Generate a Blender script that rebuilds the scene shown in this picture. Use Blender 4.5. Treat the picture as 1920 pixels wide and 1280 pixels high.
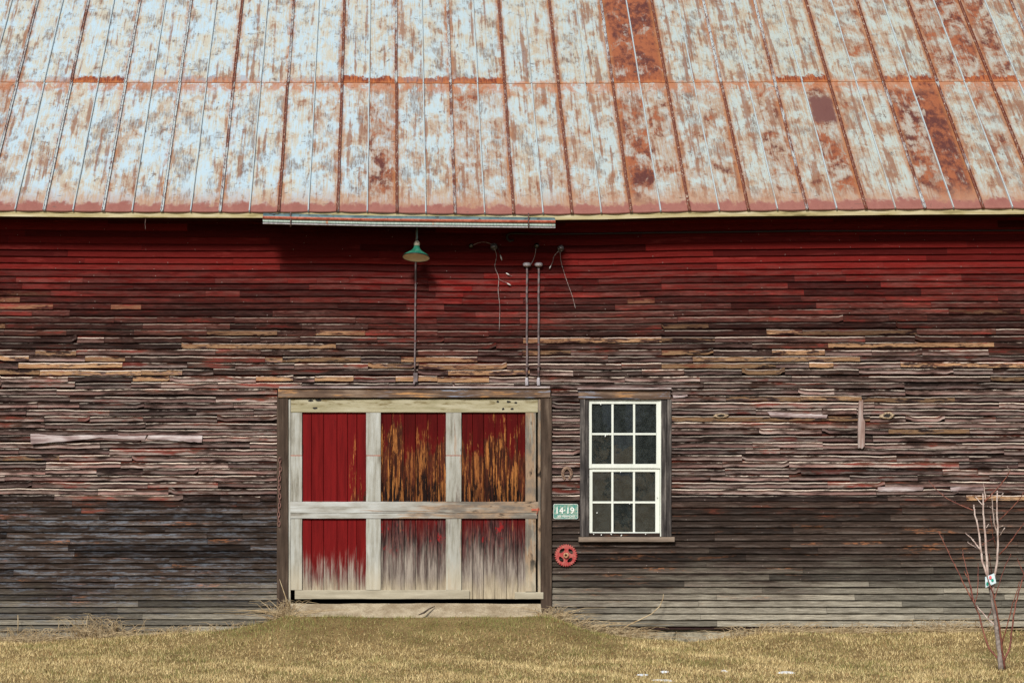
import bpy, math, random
import numpy as np
from mathutils import Vector

random.seed(7)
rng = np.random.default_rng(11)
scene = bpy.context.scene
for o in list(bpy.data.objects):
    bpy.data.objects.remove(o)

# ------------------------------------------------------------------ camera, light
F = 3850.0            # focal length in photo pixels
D = 22.0              # camera to wall
CX, CY = 738.0, 900.0 # vanishing point of the view axis in the photo
EYE = 1.6
cam_d = bpy.data.cameras.new('camera')
cam = bpy.data.objects.new('camera', cam_d)
scene.collection.objects.link(cam)
cam.location = (0, -D, EYE)
cam.rotation_euler = (math.radians(90), 0, 0)
cam_d.sensor_width = 36
cam_d.lens = F / 1920 * 36
cam_d.shift_x = (960 - CX) / 1920
cam_d.shift_y = (CY - 640) / 1920
cam_d.clip_start = 0.1
cam_d.clip_end = 3000
scene.camera = cam

SUN_EL, SUN_AZ = math.radians(39), math.radians(200)
world = bpy.data.worlds.new('World')
scene.world = world
world.use_nodes = True
wn = world.node_tree
sky = wn.nodes.new('ShaderNodeTexSky')
sky.sky_type = 'NISHITA'
sky.sun_disc = False
sky.sun_elevation = SUN_EL
sky.sun_rotation = SUN_AZ
sky.air_density = 1.0
sky.dust_density = 1.5
sky.ozone_density = 1.0
bg = wn.nodes['Background']
wn.links.new(sky.outputs[0], bg.inputs[0])
bg.inputs[1].default_value = 0.055
sun_d = bpy.data.lights.new('sun', 'SUN')
sun_d.energy = 3.0
sun_d.angle = math.radians(13)
sun_d.color = (1.0, 0.96, 0.90)
sun = bpy.data.objects.new('sun', sun_d)
sp = Vector((math.sin(SUN_AZ) * math.cos(SUN_EL), math.cos(SUN_AZ) * math.cos(SUN_EL), math.sin(SUN_EL)))
sun.rotation_euler = (-sp).to_track_quat('-Z', 'Y').to_euler()
sun.location = (-5, -15, 14)
scene.collection.objects.link(sun)
scene.view_settings.view_transform = 'Standard'
scene.view_settings.look = 'None'
scene.view_settings.exposure = 0.56
scene.view_settings.gamma = 1

# ------------------------------------------------------------------ measuring helpers
def X(px, Y=0.0): return (px - CX) * (D + Y) / F
def Z(py, Y=0.0): return EYE + (CY - py) * (D + Y) / F
def P(px, py, Y=0.0): return (X(px, Y), Y, Z(py, Y))

def n1(x, seed=0, octv=3):
    """smooth 1-d value noise, about -1..1"""
    x = np.asarray(x, float); r = np.zeros_like(x); a = 1.0; t = 0.0
    for k in range(octv):
        tab = np.random.default_rng(abs(int(seed) * 31 + k)).uniform(-1, 1, 512)
        i = np.floor(x).astype(int); f = x - i; f = f * f * (3 - 2 * f)
        r = r + a * (tab[i % 512] * (1 - f) + tab[(i + 1) % 512] * f)
        t += a; a *= 0.5; x = x * 2.03 + 17.3
    return r / t

def sm(x, a, b):
    t = np.clip((np.asarray(x, float) - a) / (b - a), 0, 1)
    return t * t * (3 - 2 * t)

# ------------------------------------------------------------------ mesh builder
class MB:
    def __init__(s):
        s.v = []; s.f = []; s.uv = []; s.c = []; s.m = []; s.n = 0
    def add(s, V, Fs, uv=None, col=(0.5, 0, 0, 1), mat=0):
        V = np.asarray(V, float).reshape(-1, 3); k = len(V)
        s.v.append(V)
        s.uv.append(np.zeros((k, 2)) if uv is None else np.asarray(uv, float).reshape(-1, 2))
        col = np.asarray(col, float)
        s.c.append(np.tile(col, (k, 1)) if col.ndim == 1 else col.reshape(-1, 4))
        for q in Fs:
            s.f.append([int(i) + s.n for i in q]); s.m.append(mat)
        s.n += k
    def grid(s, G, uv=None, col=(0.5, 0, 0, 1), mat=0, closed=False, caps=False):
        G = np.asarray(G, float); n, m = G.shape[:2]
        Fs = []
        mm = m if closed else m - 1
        for i in range(n - 1):
            for j in range(mm):
                a = i * m + j; b = i * m + (j + 1) % m
                Fs.append((a, b, b + m, a + m))
        if caps:
            Fs.append(list(range(m))[::-1]); Fs.append([(n - 1) * m + j for j in range(m)])
        s.add(G, Fs, uv, col, mat)
    def box(s, x0, x1, y0, y1, z0, z1, **k):
        V = [(x, y, z) for x in (x0, x1) for y in (y0, y1) for z in (z0, z1)]
        s.add(V, [(0, 1, 3, 2), (4, 6, 7, 5), (0, 4, 5, 1), (2, 3, 7, 6), (0, 2, 6, 4), (1, 5, 7, 3)], **k)
    def tube(s, pts, rad, n=8, caps=True, **k):
        pts = [Vector(p) for p in pts]
        rad = rad if hasattr(rad, '__len__') else [rad] * len(pts)
        G = []
        prev = None
        for i, p in enumerate(pts):
            t = (pts[min(i + 1, len(pts) - 1)] - pts[max(i - 1, 0)])
            if t.length < 1e-9: t = Vector((0, 0, 1))
            t.normalize()
            if prev is None:
                a = t.cross(Vector((0, 1, 0)) if abs(t.y) < 0.9 else Vector((1, 0, 0)))
            else:
                a = prev - t * prev.dot(t)
            a.normalize(); prev = a; b = t.cross(a)
            G.append([p + (a * math.cos(q) + b * math.sin(q)) * rad[i] for q in [2 * math.pi * j / n for j in range(n)]])
        s.grid(np.array([[tuple(q) for q in r] for r in G]), closed=True, caps=caps, **k)
    def lathe(s, prof, n=32, M=None, **k):
        G = np.array([[(r * math.cos(2 * math.pi * j / n), r * math.sin(2 * math.pi * j / n), z) for j in range(n)] for r, z in prof])
        if M is not None:
            G = np.array([[tuple(M @ Vector(q)) for q in r] for r in G])
        s.grid(G, closed=True, **k)
    def prism(s, outline, y0, y1, hole=None, **k):
        """outline in (x,z), extruded along Y"""
        n = len(outline)
        V = [(x, y0, z) for x, z in outline] + [(x, y1, z) for x, z in outline]
        Fs = [list(range(n)), list(range(2 * n - 1, n - 1, -1))]
        for i in range(n):
            j = (i + 1) % n
            Fs.append((i, i + n, j + n, j))
        s.add(V, Fs, **k)
    def plank(s, a0, a1, b0, b1, y0, y1, axis='x', amp=0.0015, ch=0.004, seed=0, col=(0.5, 0, 0, 1), step=0.04, mat=0, cup=0.0):
        """weathered board; long axis a ('x' or 'z'), width b, y0 front (smaller), y1 back"""
        n = max(2, int(abs(a1 - a0) / step) + 1)
        t = np.linspace(a0, a1, n)
        lo = b0 + n1(t * 6, seed) * amp; hi = b1 + n1(t * 6, seed + 1) * amp
        fr = y0 + n1(t * 4, seed + 2) * amp
        yb = np.full(n, y1)
        mid = (lo + hi) / 2
        sec = [(lo, yb), (lo, fr + ch), (lo + ch, fr), (mid * .5 + lo * .5, fr - cup * .7), (mid, fr - cup), (mid * .5 + hi * .5, fr - cup * .7), (hi - ch, fr), (hi, fr + ch), (hi, yb)]
        G = np.zeros((n, len(sec), 3))
        for j, (b, y) in enumerate(sec):
            G[:, j, 1] = y
            if axis == 'x': G[:, j, 0] = t; G[:, j, 2] = b
            else: G[:, j, 2] = t; G[:, j, 0] = b
        c = np.tile(np.array(col, float), (n * len(sec), 1))
        s.grid(G, closed=True, caps=True, col=c, mat=mat)
    def build(s, name, mats, parent=None, smooth=False, loc=None):
        me = bpy.data.meshes.new(name)
        V = np.concatenate(s.v) if s.v else np.zeros((0, 3))
        if loc is not None: V = V - np.array(loc)
        me.from_pydata(V.tolist(), [], s.f)
        uvl = me.uv_layers.new(name='UVMap')
        li = np.empty(len(me.loops), dtype=np.int32); me.loops.foreach_get('vertex_index', li)
        UV = np.concatenate(s.uv)
        uvl.data.foreach_set('uv', UV[li].astype(np.float32).ravel())
        ca = me.color_attributes.new(name='bd', type='FLOAT_COLOR', domain='POINT')
        ca.data.foreach_set('color', np.concatenate(s.c).astype(np.float32).ravel())
        mats = mats if isinstance(mats, (list, tuple)) else [mats]
        for m in mats: me.materials.append(m)
        me.polygons.foreach_set('material_index', np.array(s.m, dtype=np.int32))
        if smooth: me.polygons.foreach_set('use_smooth', np.ones(len(me.polygons), dtype=bool))
        o = bpy.data.objects.new(name, me)
        scene.collection.objects.link(o)
        if parent is not None: o.parent = parent
        if loc is not None and parent is None: o.location = loc
        me.update()
        return o

def tag(o, label=None, cat=None, group=None, kind=None):
    if label: o['label'] = label
    if cat: o['category'] = cat
    if group: o['group'] = group
    if kind: o['kind'] = kind
    return o
def empty(name, loc, label=None, cat=None, group=None):
    o = bpy.data.objects.new(name, None); scene.collection.objects.link(o)
    o.location = loc; o.empty_display_size = 0.2
    return tag(o, label, cat, group)

# ------------------------------------------------------------------ node helper
class G:
    def __init__(s, name):
        s.mat = bpy.data.materials.new(name); s.mat.use_nodes = True
        s.t = s.mat.node_tree; s.b = s.t.nodes['Principled BSDF']
    def put(s, sock, v):
        if isinstance(v, bpy.types.NodeSocket): s.t.links.new(v, sock)
        elif isinstance(v, tuple) and len(v) == 3 and sock.type == 'RGBA': sock.default_value = (*v, 1)
        else: sock.default_value = v
    def m(s, op, a, b=0.0, c=None, clamp=False):
        n = s.t.nodes.new('ShaderNodeMath'); n.operation = op; n.use_clamp = clamp
        s.put(n.inputs[0], a); s.put(n.inputs[1], b)
        if c is not None: s.put(n.inputs[2], c)
        return n.outputs[0]
    def add(s, a, b, *more):
        r = s.m('ADD', a, b)
        for q in more: r = s.m('ADD', r, q)
        return r
    def sub(s, a, b): return s.m('SUBTRACT', a, b)
    def mul(s, a, b): return s.m('MULTIPLY', a, b)
    def sm(s, x, a, b, lo=0.0, hi=1.0):
        n = s.t.nodes.new('ShaderNodeMapRange'); n.interpolation_type = 'SMOOTHSTEP'
        s.put(n.inputs[0], x)
        if a > b: a, b, lo, hi = b, a, hi, lo
        n.inputs[1].default_value = a; n.inputs[2].default_value = b
        n.inputs[3].default_value = lo; n.inputs[4].default_value = hi
        return n.outputs[0]
    def mix(s, f, a, b, blend='MIX'):
        n = s.t.nodes.new('ShaderNodeMix'); n.data_type = 'RGBA'; n.blend_type = blend
        s.put(n.inputs[0], f); s.put(n.inputs[6], a); s.put(n.inputs[7], b)
        return n.outputs[2]
    def noise(s, vec, scale=1.0, detail=3.0, rough=0.55, dist=0.0):
        n = s.t.nodes.new('ShaderNodeTexNoise')
        s.put(n.inputs['Vector'], vec); s.put(n.inputs['Scale'], scale)
        n.inputs['Detail'].default_value = detail; n.inputs['Roughness'].default_value = rough
        n.inputs['Distortion'].default_value = dist
        return n.outputs[0]
    def comb(s, x, y=0.0, z=0.0):
        n = s.t.nodes.new('ShaderNodeCombineXYZ')
        s.put(n.inputs[0], x); s.put(n.inputs[1], y); s.put(n.inputs[2], z)
        return n.outputs[0]
    def sep(s, v):
        n = s.t.nodes.new('ShaderNodeSeparateXYZ'); s.put(n.inputs[0], v)
        return n.outputs[0], n.outputs[1], n.outputs[2]
    def tc(s, which='Object'):
        return s.t.nodes.new('ShaderNodeTexCoord').outputs[which]
    def pos(s): return s.t.nodes.new('ShaderNodeNewGeometry').outputs['Position']
    def attr(s, name='bd'):
        n = s.t.nodes.new('ShaderNodeAttribute'); n.attribute_name = name
        r = s.t.nodes.new('ShaderNodeSeparateColor'); s.t.links.new(n.outputs[0], r.inputs[0])
        return r.outputs[0], r.outputs[1], r.outputs[2], n.outputs['Alpha']
    def vm(s, v, sc):
        n = s.t.nodes.new('ShaderNodeVectorMath'); n.operation = 'MULTIPLY'
        s.put(n.inputs[0], v); n.inputs[1].default_value = sc
        return n.outputs[0]
    def fin(s, col, rough=0.8, h=None, dist=0.002, strength=1.0, metal=0.0, spec=0.3):
        s.put(s.b.inputs['Base Color'], col); s.put(s.b.inputs['Roughness'], rough)
        s.put(s.b.inputs['Metallic'], metal); s.put(s.b.inputs['Specular IOR Level'], spec)
        if h is not None:
            n = s.t.nodes.new('ShaderNodeBump'); n.inputs['Strength'].default_value = strength
            n.inputs['Distance'].default_value = dist; s.put(n.inputs['Height'], h)
            s.t.links.new(n.outputs[0], s.b.inputs['Normal'])
        return s.mat

def zy(py): return EYE + (CY - py) / 175.0   # wall-plane height of a photo row

# ------------------------------------------------------------------ materials
def mat_siding():
    g = G('weathered clapboard paint')
    u, v, _ = g.sep(g.tc('UV'))
    x, y, z = g.sep(g.pos())
    r, tan, warp, r2 = g.attr()
    off = g.mul(r, 91.0)
    fine = g.noise(g.comb(g.mul(u, 14.0), g.add(g.mul(v, 5.0), off), off), 1.0, 4, 0.65)
    grain = g.noise(g.comb(g.mul(u, 5.0), g.add(g.mul(v, 16.0), off), off), 1.0, 5, 0.7)
    patch = g.noise(g.comb(g.mul(u, 1.6), g.add(g.mul(v, .8), off), off), 1.0, 4, 0.6)
    patch2 = g.noise(g.comb(g.mul(u, 3.1), g.add(g.mul(v, 1.6), off), g.add(off, 31.0)), 1.0, 4, 0.65)
    big = g.noise(g.comb(g.mul(x, .8), 0.0, g.mul(z, 1.4)), 1.0, 3, 0.55)
    # dark weathered wood
    wd = g.mix(g.sm(grain, .34, .66), (0.005, 0.003, 0.0025), (0.056, 0.034, 0.027))
    wd = g.mix(g.mul(g.mul(g.sm(patch2, .46, .62), g.sm(fine, .42, .6)), .6), wd, (0.165, 0.112, 0.095))
    wd = g.mix(g.mul(g.sm(patch, .5, .64), .45), wd, (0.15, 0.06, 0.035))
    # pale weathered lower lip and peeled crest with painted catchlight in the warped zone
    lip = g.mul(g.sm(g.add(v, g.mul(g.sub(fine, .5), .5)), .52, .16), g.sm(patch2, .34, .54))
    pink = g.mix(g.sm(patch, .4, .6), (0.32, 0.185, 0.165), (0.44, 0.36, 0.325))
    wd = g.mix(g.mul(g.mul(lip, g.sm(warp, .35, .8)), .8), wd, pink)
    # bare tan
    tn = g.mix(g.sm(grain, .35, .68), (0.16, 0.075, 0.035), (0.56, 0.37, 0.21))
    tn = g.mix(g.sm(g.add(v, g.mul(g.sub(grain, .5), .5)), .50, .78), tn, (0.06, 0.022, 0.014))
    tmask = g.mul(g.sm(tan, .02, .4), g.sm(g.add(g.add(g.mul(patch2, .6), g.mul(patch, .4)), g.add(g.mul(tan, .10), g.mul(g.sub(fine, .5), .35))), .53, .585))
    wd = g.mix(tmask, wd, tn)
    crest = g.m('ABSOLUTE', g.sub(v, g.add(.72, g.mul(g.sub(g.noise(g.comb(g.mul(u, 5.0), off), 1.0, 3, .6), .5), .3))))
    run = g.noise(g.comb(g.mul(u, .9), off, 3.0), 1.0, 3, .6)
    cm = g.mul(g.mul(g.sm(crest, .085, .04), g.sm(warp, .15, .5)), g.sm(g.add(run, g.mul(g.sub(fine, .5), .3)), .42, .50))
    wd = g.mix(cm, wd, g.mix(grain, (0.48, 0.36, 0.25), (0.88, 0.83, 0.77)))
    above = g.mul(g.mul(g.sm(v, .78, .86), g.sm(warp, .1, .6)), .8)  # shade below the next board up, painted dark over reddish older wood
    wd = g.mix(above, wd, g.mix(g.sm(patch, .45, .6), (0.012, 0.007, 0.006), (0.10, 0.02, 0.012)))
    # red paint at the top
    redc = g.mix(g.sm(grain, .25, .75), (0.085, 0.005, 0.004), (0.15, 0.012, 0.010))
    dirt = g.mix(g.mul(g.sm(patch2, .42, .6), .7), redc, (0.13, 0.04, 0.035))
    bulge = g.mul(g.sm(g.m('ABSOLUTE', g.sub(x, .75)), 1.5, .3), .28)
    hgt = g.add(g.add(z, bulge), g.mul(g.sub(patch, .5), .8))
    hgt = g.add(hgt, g.mul(g.sub(fine, .5), .9))
    rm = g.sm(hgt, 3.22, 4.02)
    wd = g.mix(g.mul(g.sm(hgt, 2.7, 3.5), .55), wd, g.mix(g.sm(grain, .35, .65), (0.022, 0.004, 0.003), (0.13, 0.028, 0.022)))
    col = g.mix(rm, wd, g.mix(g.sm(z, 4.0, 3.7), redc, dirt))
    # traces of red in the middle
    tr = g.mul(g.sm(g.add(patch, g.mul(fine, .3)), .74, .84), .55)
    col = g.mix(tr, col, (0.22, 0.03, 0.025))
    # lower brown zone
    br = g.mix(g.sm(grain, .33, .67), (0.013, 0.009, 0.007), (0.065, 0.046, 0.037))
    bl = g.mul(g.mul(g.sm(patch2, .45, .60), g.sm(fine, .38, .58)), g.sm(x, 1.5, -2.0, 0.0, .8))
    br = g.mix(bl, br, (0.12, 0.14, 0.17))
    br = g.mix(g.mul(g.mul(g.sm(patch, .56, .68), g.sm(fine, .45, .6)), .8), br, (0.24, 0.10, 0.045))
    zz = g.add(z, g.mul(g.sub(patch, .5), .55))
    lip2 = g.mul(g.sm(g.add(v, g.mul(g.sub(fine, .5), .4)), .45, .12), g.sm(patch2, .4, .58))
    br = g.mix(g.mul(lip2, .6), br, (0.14, 0.115, 0.10))
    col = g.mix(g.sm(zz, 1.46, 1.18), col, br)
    # silvery green-grey foot, splash zone
    gr = g.mix(g.sm(grain, .3, .7), (0.085, 0.075, 0.058), (0.40, 0.38, 0.31))
    gr = g.mix(g.mul(g.sm(v, .6, .95), g.sm(patch2, .4, .6)), gr, (0.035, 0.03, 0.022))
    z2 = g.add(g.add(z, g.mul(x, -.035)), g.add(g.mul(g.sub(patch2, .5), .6), g.mul(g.sub(big, .5), .7)))
    col = g.mix(g.sm(z2, .68, -.02), col, gr)
    col = g.mix(1.0, col, g.mix(r2, (0.42, 0.41, 0.41), (1.38, 1.33, 1.28)), 'MULTIPLY')
    # nail heads
    nu = g.m('ABSOLUTE', g.sub(g.m('FRACT', g.mul(u, 1.9)), .5))
    nv = g.m('ABSOLUTE', g.sub(v, .16))
    nail = g.mul(g.mul(g.m('LESS_THAN', nu, .006), g.m('LESS_THAN', nv, .05)), g.sm(patch2, .5, .56))
    col = g.mix(g.mul(nail, .7), col, (0.4, 0.34, 0.3))
    h = g.add(grain, g.mul(fine, .6))
    return g.fin(col, .75, h, .009, 1.0, spec=.08)

def mat_wood(name, axis='x', stops=None, scale=1.0, tint=None, bump=.003, k=1.0):
    """stops: list of (pos, colour) over a streaky noise"""
    g = G(name)
    x, y, z = g.sep(g.pos())
    r, a1, a2, a3 = g.attr()
    off = g.mul(r, 50.0)
    if axis == 'x': vec = g.comb(g.mul(x, 1.6 * scale), g.add(y, off), g.mul(z, 24 * scale))
    else: vec = g.comb(g.mul(x, 24 * scale), g.add(y, off), g.mul(z, 1.6 * scale))
    gr = g.noise(vec, 1.0, 6, .68, .3)
    pt = g.noise(g.comb(g.mul(x, 3.2 if axis == 'x' else 9.0), off, g.mul(z, 9.0 if axis == 'x' else 3.2)), 1.0, 4, .6)
    f = g.add(g.mul(gr, .62), g.mul(pt, .38))
    n = g.t.nodes.new('ShaderNodeValToRGB'); g.put(n.inputs[0], f)
    els = n.color_ramp.elements
    while len(els) < len(stops): els.new(.5)
    for e, (p, c) in zip(els, stops): e.position = p; e.color = (*c, 1)
    col = n.outputs[0]
    if tint: col = tint(g, col, x, z, gr, pt)
    return g.fin(col, .78, gr, bump, 1.0, spec=.08)

def px_of(g, x): return g.add(g.mul(x, 175.0), CX)
def py_of(g, z): return g.sub(CY, g.mul(g.sub(z, EYE), 175.0))

def mat_door_boards():
    g = G('flaking red door paint')
    x, y, z = g.sep(g.pos()); r, a1, a2, a3 = g.attr(); off = g.mul(r, 40.0)
    px = px_of(g, x); py = py_of(g, z)
    st = g.noise(g.comb(g.mul(x, 26.0), off, g.mul(z, 1.9)), 1.0, 6, .68, .2)
    st2 = g.noise(g.comb(g.mul(x, 60.0), g.add(off, 9.0), g.mul(z, 5.0)), 1.0, 5, .7)
    red = g.mix(g.sm(st, .3, .7), (0.055, 0.003, 0.0025), (0.155, 0.008, 0.007))
    red = g.mix(g.mul(r, .45), red, (0.20, 0.010, 0.012))
    right = g.sm(px, 690, 720)
    sidef = g.add(right, g.mul(g.mul(g.sm(px, 650, 664), g.sm(px, 700, 690)), .62))
    wide = g.noise(g.comb(g.mul(x, 7.0), off, g.mul(z, 2.4)), 1.0, 4, .6)
    thin = g.noise(g.comb(g.mul(x, 46.0), g.add(off, 3.0), g.mul(z, 3.0)), 1.0, 6, .72, .35)
    chip = g.noise(g.comb(g.mul(x, 90.0), off, g.mul(z, 22.0)), 1.0, 4, .7)
    red = g.mix(g.mul(g.mul(right, g.sm(py, 900, 790)), .6), red, (0.045, 0.003, 0.003))
    age = g.mul(g.sm(g.add(py, g.mul(g.sub(wide, .5), 190.0), g.mul(g.sub(r, .5), 60.0), g.mul(g.sub(1.0, right), -75.0)), 745, 905), g.mul(sidef, g.sm(py, 958, 946)))
    brown = g.mix(g.sm(thin, .4, .6), (0.030, 0.010, 0.006), (0.11, 0.026, 0.012))
    col = g.mix(g.sm(g.add(age, g.mul(g.sub(st, .5), 1.2), g.mul(g.sub(chip, .5), .5)), .35, .62), red, brown)
    amb = g.add(thin, g.mul(g.sub(wide, .5), .35), g.mul(g.sub(chip, .5), .22), g.mul(age, .07))
    amb = g.mul(g.mul(g.sm(amb, .58, .63), g.sm(age, .05, .35)), g.sm(py, 955, 945))
    col = g.mix(g.mul(amb, g.sm(r, .05, .35, .45, 1.0)), col, g.mix(g.sm(st2, .38, .62), (0.15, 0.05, 0.014), (0.44, 0.175, 0.048)))
    blk = g.mul(g.sm(py, 860, 935), right)
    blk = g.sm(g.add(g.mul(blk, .5), g.mul(g.sub(st, .5), 1.0), g.mul(g.sub(wide, .5), 1.0)), .24, .42)
    blk = g.mul(g.mul(blk, g.sub(1.0, g.mul(amb, .7))), g.sm(py, 955, 945))
    col = g.mix(blk, col, (0.012, 0.006, 0.005))
    # lower panels: red wearing to grey, black just under the rail, sand at the bottom
    low = g.sm(py, 950, 960)
    gy = g.mix(g.sm(g.add(g.mul(st, .6), g.mul(thin, .4)), .38, .62), (0.085, 0.062, 0.055), (0.33, 0.285, 0.24))
    gy = g.mix(g.sm(g.add(py, g.mul(g.sub(wide, .5), 60.0)), 1070, 1118), gy, g.mix(g.sm(st2, .3, .7), (0.28, 0.23, 0.16), (0.48, 0.41, 0.29)))
    lim = g.add(g.sub(py, g.mul(right, -110.0)), g.mul(g.sub(st, .5), 190.0))
    gm = g.mul(g.sm(g.add(lim, g.mul(g.sub(r, .5), 40.0)), 1048, 1118), low)
    dk = g.mix(g.sm(st2, .4, .6), (0.015, 0.010, 0.010), (0.11, 0.05, 0.045))
    lowc = g.mix(g.mul(right, g.sm(g.add(py, g.mul(g.sub(st, .5), 110.0)), 1075, 1005)), gy, dk)
    lowc = g.mix(g.mul(right, g.mul(g.sm(st2, .6, .7), g.sm(py, 1040, 985))), lowc, (0.34, 0.16, 0.06))
    redpatch = g.noise(g.comb(g.mul(x, 9.0), off, g.mul(z, 6.0)), 1.0, 4, .6)
    lowc = g.mix(g.mul(g.sm(redpatch, .58, .66), g.sm(py, 1050, 1000)), lowc, (0.26, 0.02, 0.02))
    col = g.mix(gm, col, lowc)
    return g.fin(col, .7, g.add(st, st2), .0025, 1.0, spec=.06)

def worn(lo_px, hi_px, orange=.5):
    def t(g, col, x, z, gr, pt):
        px = px_of(g, x); py = py_of(g, z)
        w = g.add(g.sm(px, lo_px, hi_px), -.15)
        a = g.sm(g.add(g.mul(g.sub(gr, .5), 1.5), g.mul(w, .5)), .18, .42)
        c = g.mix(g.sm(pt, .4, .6), (0.12, 0.095, 0.075), (0.30, 0.185, 0.10))
        col = g.mix(g.mul(a, .85), col, c)
        b = g.sm(g.add(g.mul(g.sub(pt, .5), 1.8), g.mul(w, .35)), .42, .6)
        col = g.mix(b, col, (0.03, 0.025, 0.022))
        # the foot of the door is sand coloured from splashes
        return g.mix(g.mul(g.sm(py, 1040, 1100), .6), col, (0.50, 0.44, 0.32))
    return t

def mat_roof():
    g = G('rusting galvanised roof sheet')
    u, v, _ = g.sep(g.tc('UV'))       # u: metres from the double seam, v: metres up the tier
    x, y, z = g.sep(g.pos())
    rust, rnd, tier, brk = g.attr()
    off = g.mul(rnd, 37.0)
    uu = g.add(x, off); s = g.add(v, g.mul(tier, 7.0))
    streak = g.noise(g.comb(g.mul(uu, 55.0), off, g.mul(s, 4.0)), 1.0, 4, .7)
    cloud = g.noise(g.comb(g.mul(uu, 5.5), off, g.mul(s, 3.4)), 1.0, 6, .66, .35)
    cloud2 = g.noise(g.comb(g.mul(uu, 9.0), g.add(off, 5.0), g.mul(s, 5.0)), 1.0, 6, .7, .5)
    big = g.noise(g.comb(g.mul(x, .7), 0.0, g.mul(s, .6)), 1.0, 3, .6)
    edge = g.noise(g.comb(g.mul(uu, 16.0), off, g.mul(s, 9.0)), 1.0, 5, .7)
    right = g.sm(x, -2.5, 5.5)
    cool = g.mix(right, (0.39, 0.51, 0.58), (0.38, 0.43, 0.40))
    warm = g.mix(right, (0.44, 0.42, 0.34), (0.38, 0.33, 0.24))
    col = g.mix(g.sm(g.add(cloud, g.mul(g.sub(streak, .5), .9)), .36, .64), cool, warm)
    broad = g.noise(g.comb(g.mul(uu, 3.6), g.add(off, 8.0), g.mul(s, 2.1)), 1.0, 5, .62, .3)
    brush = g.noise(g.comb(g.mul(uu, 70.0), off, g.mul(s, 7.0)), 1.0, 5, .75)
    gm_ = g.mul(g.sm(g.add(g.mul(broad, .6), g.mul(cloud2, .4), g.mul(g.sub(brush, .5), .22)), .50, .60), g.sm(brush, .33, .62, .25, 1.0))
    col = g.mix(g.mul(gm_, .85), col, (0.165, 0.125, 0.10))
    col = g.mix(g.mul(g.sm(g.add(cloud2, g.mul(g.sub(brush, .5), .4)), .60, .68), .7), col, (0.13, 0.095, 0.08))
    # light rust wash
    rr = g.add(g.mul(rust, .5), g.add(g.mul(right, .15), g.mul(g.sub(big, .5), .25)))
    low = g.mul(g.sub(1.0, tier), .09)
    rm = g.add(g.add(rr, low), g.mul(g.sub(cloud, .5), 1.3))
    rm = g.add(rm, g.mul(g.sub(streak, .5), .35))
    col = g.mix(g.mul(g.sm(g.add(rm, g.mul(g.sub(brush, .5), .3)), .14, .46), .62), col, (0.275, 0.15, 0.09))
    run = g.noise(g.comb(g.mul(uu, 17.0), off, g.mul(s, .8)), 1.0, 5, .6)
    col = g.mix(g.mul(g.sm(g.add(run, g.add(g.mul(right, .05), g.mul(g.sub(cloud, .5), .5))), .555, .66), .75), col, (0.20, 0.085, 0.045))
    dark = g.mix(g.sm(g.add(g.mul(broad, .5), g.mul(edge, .5)), .42, .58), (0.085, 0.022, 0.016), (0.27, 0.082, 0.032))
    col = g.mix(g.sm(rm, .40, .58), col, dark)
    # stains along the double seams
    sd = g.add(u, g.mul(g.sub(edge, .5), .05))
    col = g.mix(g.mul(g.sm(sd, .07, .0), g.sm(g.add(cloud2, g.mul(right, .1)), .38, .6)), col, (0.32, 0.125, 0.045))
    # lap rust above the break
    vv = g.add(v, g.add(g.mul(g.sub(edge, .5), .22), g.mul(g.sub(cloud2, .5), .25)))
    bm = g.mul(g.mul(g.sm(vv, .14, .09), brk), tier)
    col = g.mix(bm, col, g.mix(g.sm(streak, .4, .6), (0.14, 0.03, 0.015), (0.34, 0.10, 0.03)))
    bm2 = g.mul(g.sm(vv, .07, -.03), tier)
    col = g.mix(g.mul(bm2, .7), col, (0.42, 0.15, 0.05))
    tp = g.mul(g.mul(g.sm(g.sub(v, g.mul(g.sub(edge, .5), .35)), 2.22, 2.42), g.sub(1.0, tier)), g.sm(cloud2, .4, .55))
    col = g.mix(g.mul(tp, .75), col, (0.38, 0.15, 0.07))
    # salmon eave band
    low1 = g.sub(1.0, tier)
    e1 = g.add(v, g.mul(g.sub(cloud2, .5), .4))
    col = g.mix(g.mul(g.mul(g.sm(e1, .50, .08), low1), .7), col, (0.36, 0.205, 0.13))
    e2 = g.add(v, g.add(g.add(g.mul(g.sub(edge, .5), .22), g.mul(g.sub(cloud, .5), .3)), g.mul(right, -.02)))
    col = g.mix(g.mul(g.sm(e2, .17, .09), low1), col, g.mix(edge, (0.20, 0.07, 0.055), (0.32, 0.135, 0.105)))
    # scrubbed rectangular patch of bare rust
    pa = g.mul(g.mul(g.sm(g.m('ABSOLUTE', g.sub(g.add(x, g.mul(g.sub(edge, .5), .10)), 4.815)), .15, .105), g.sm(g.m('ABSOLUTE', g.sub(g.add(v, g.mul(g.add(edge, streak), .20)), 2.12)), .31, .22)), low1)
    col = g.mix(pa, col, (0.13, 0.052, 0.042))
    # little crease marks
    cr = g.noise(g.comb(g.mul(uu, 11.0), off, g.mul(s, 42.0)), 1.0, 3, .5, .6)
    cr2 = g.noise(g.comb(g.mul(uu, 5.0), g.add(off, 3.0), g.mul(s, 5.0)), 1.0, 2, .5)
    cm = g.mul(g.sm(cr, .66, .70), g.sm(cr2, .48, .58))
    col = g.mix(g.mul(cm, .75), col, (0.12, 0.085, 0.07))
    h = g.add(g.add(g.mul(cloud, 1.2), g.mul(streak, .25)), g.mul(cm, -.6))
    return g.fin(col, g.sm(rm, .1, .5, .45, .8), h, .006, .8, spec=.4)

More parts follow.
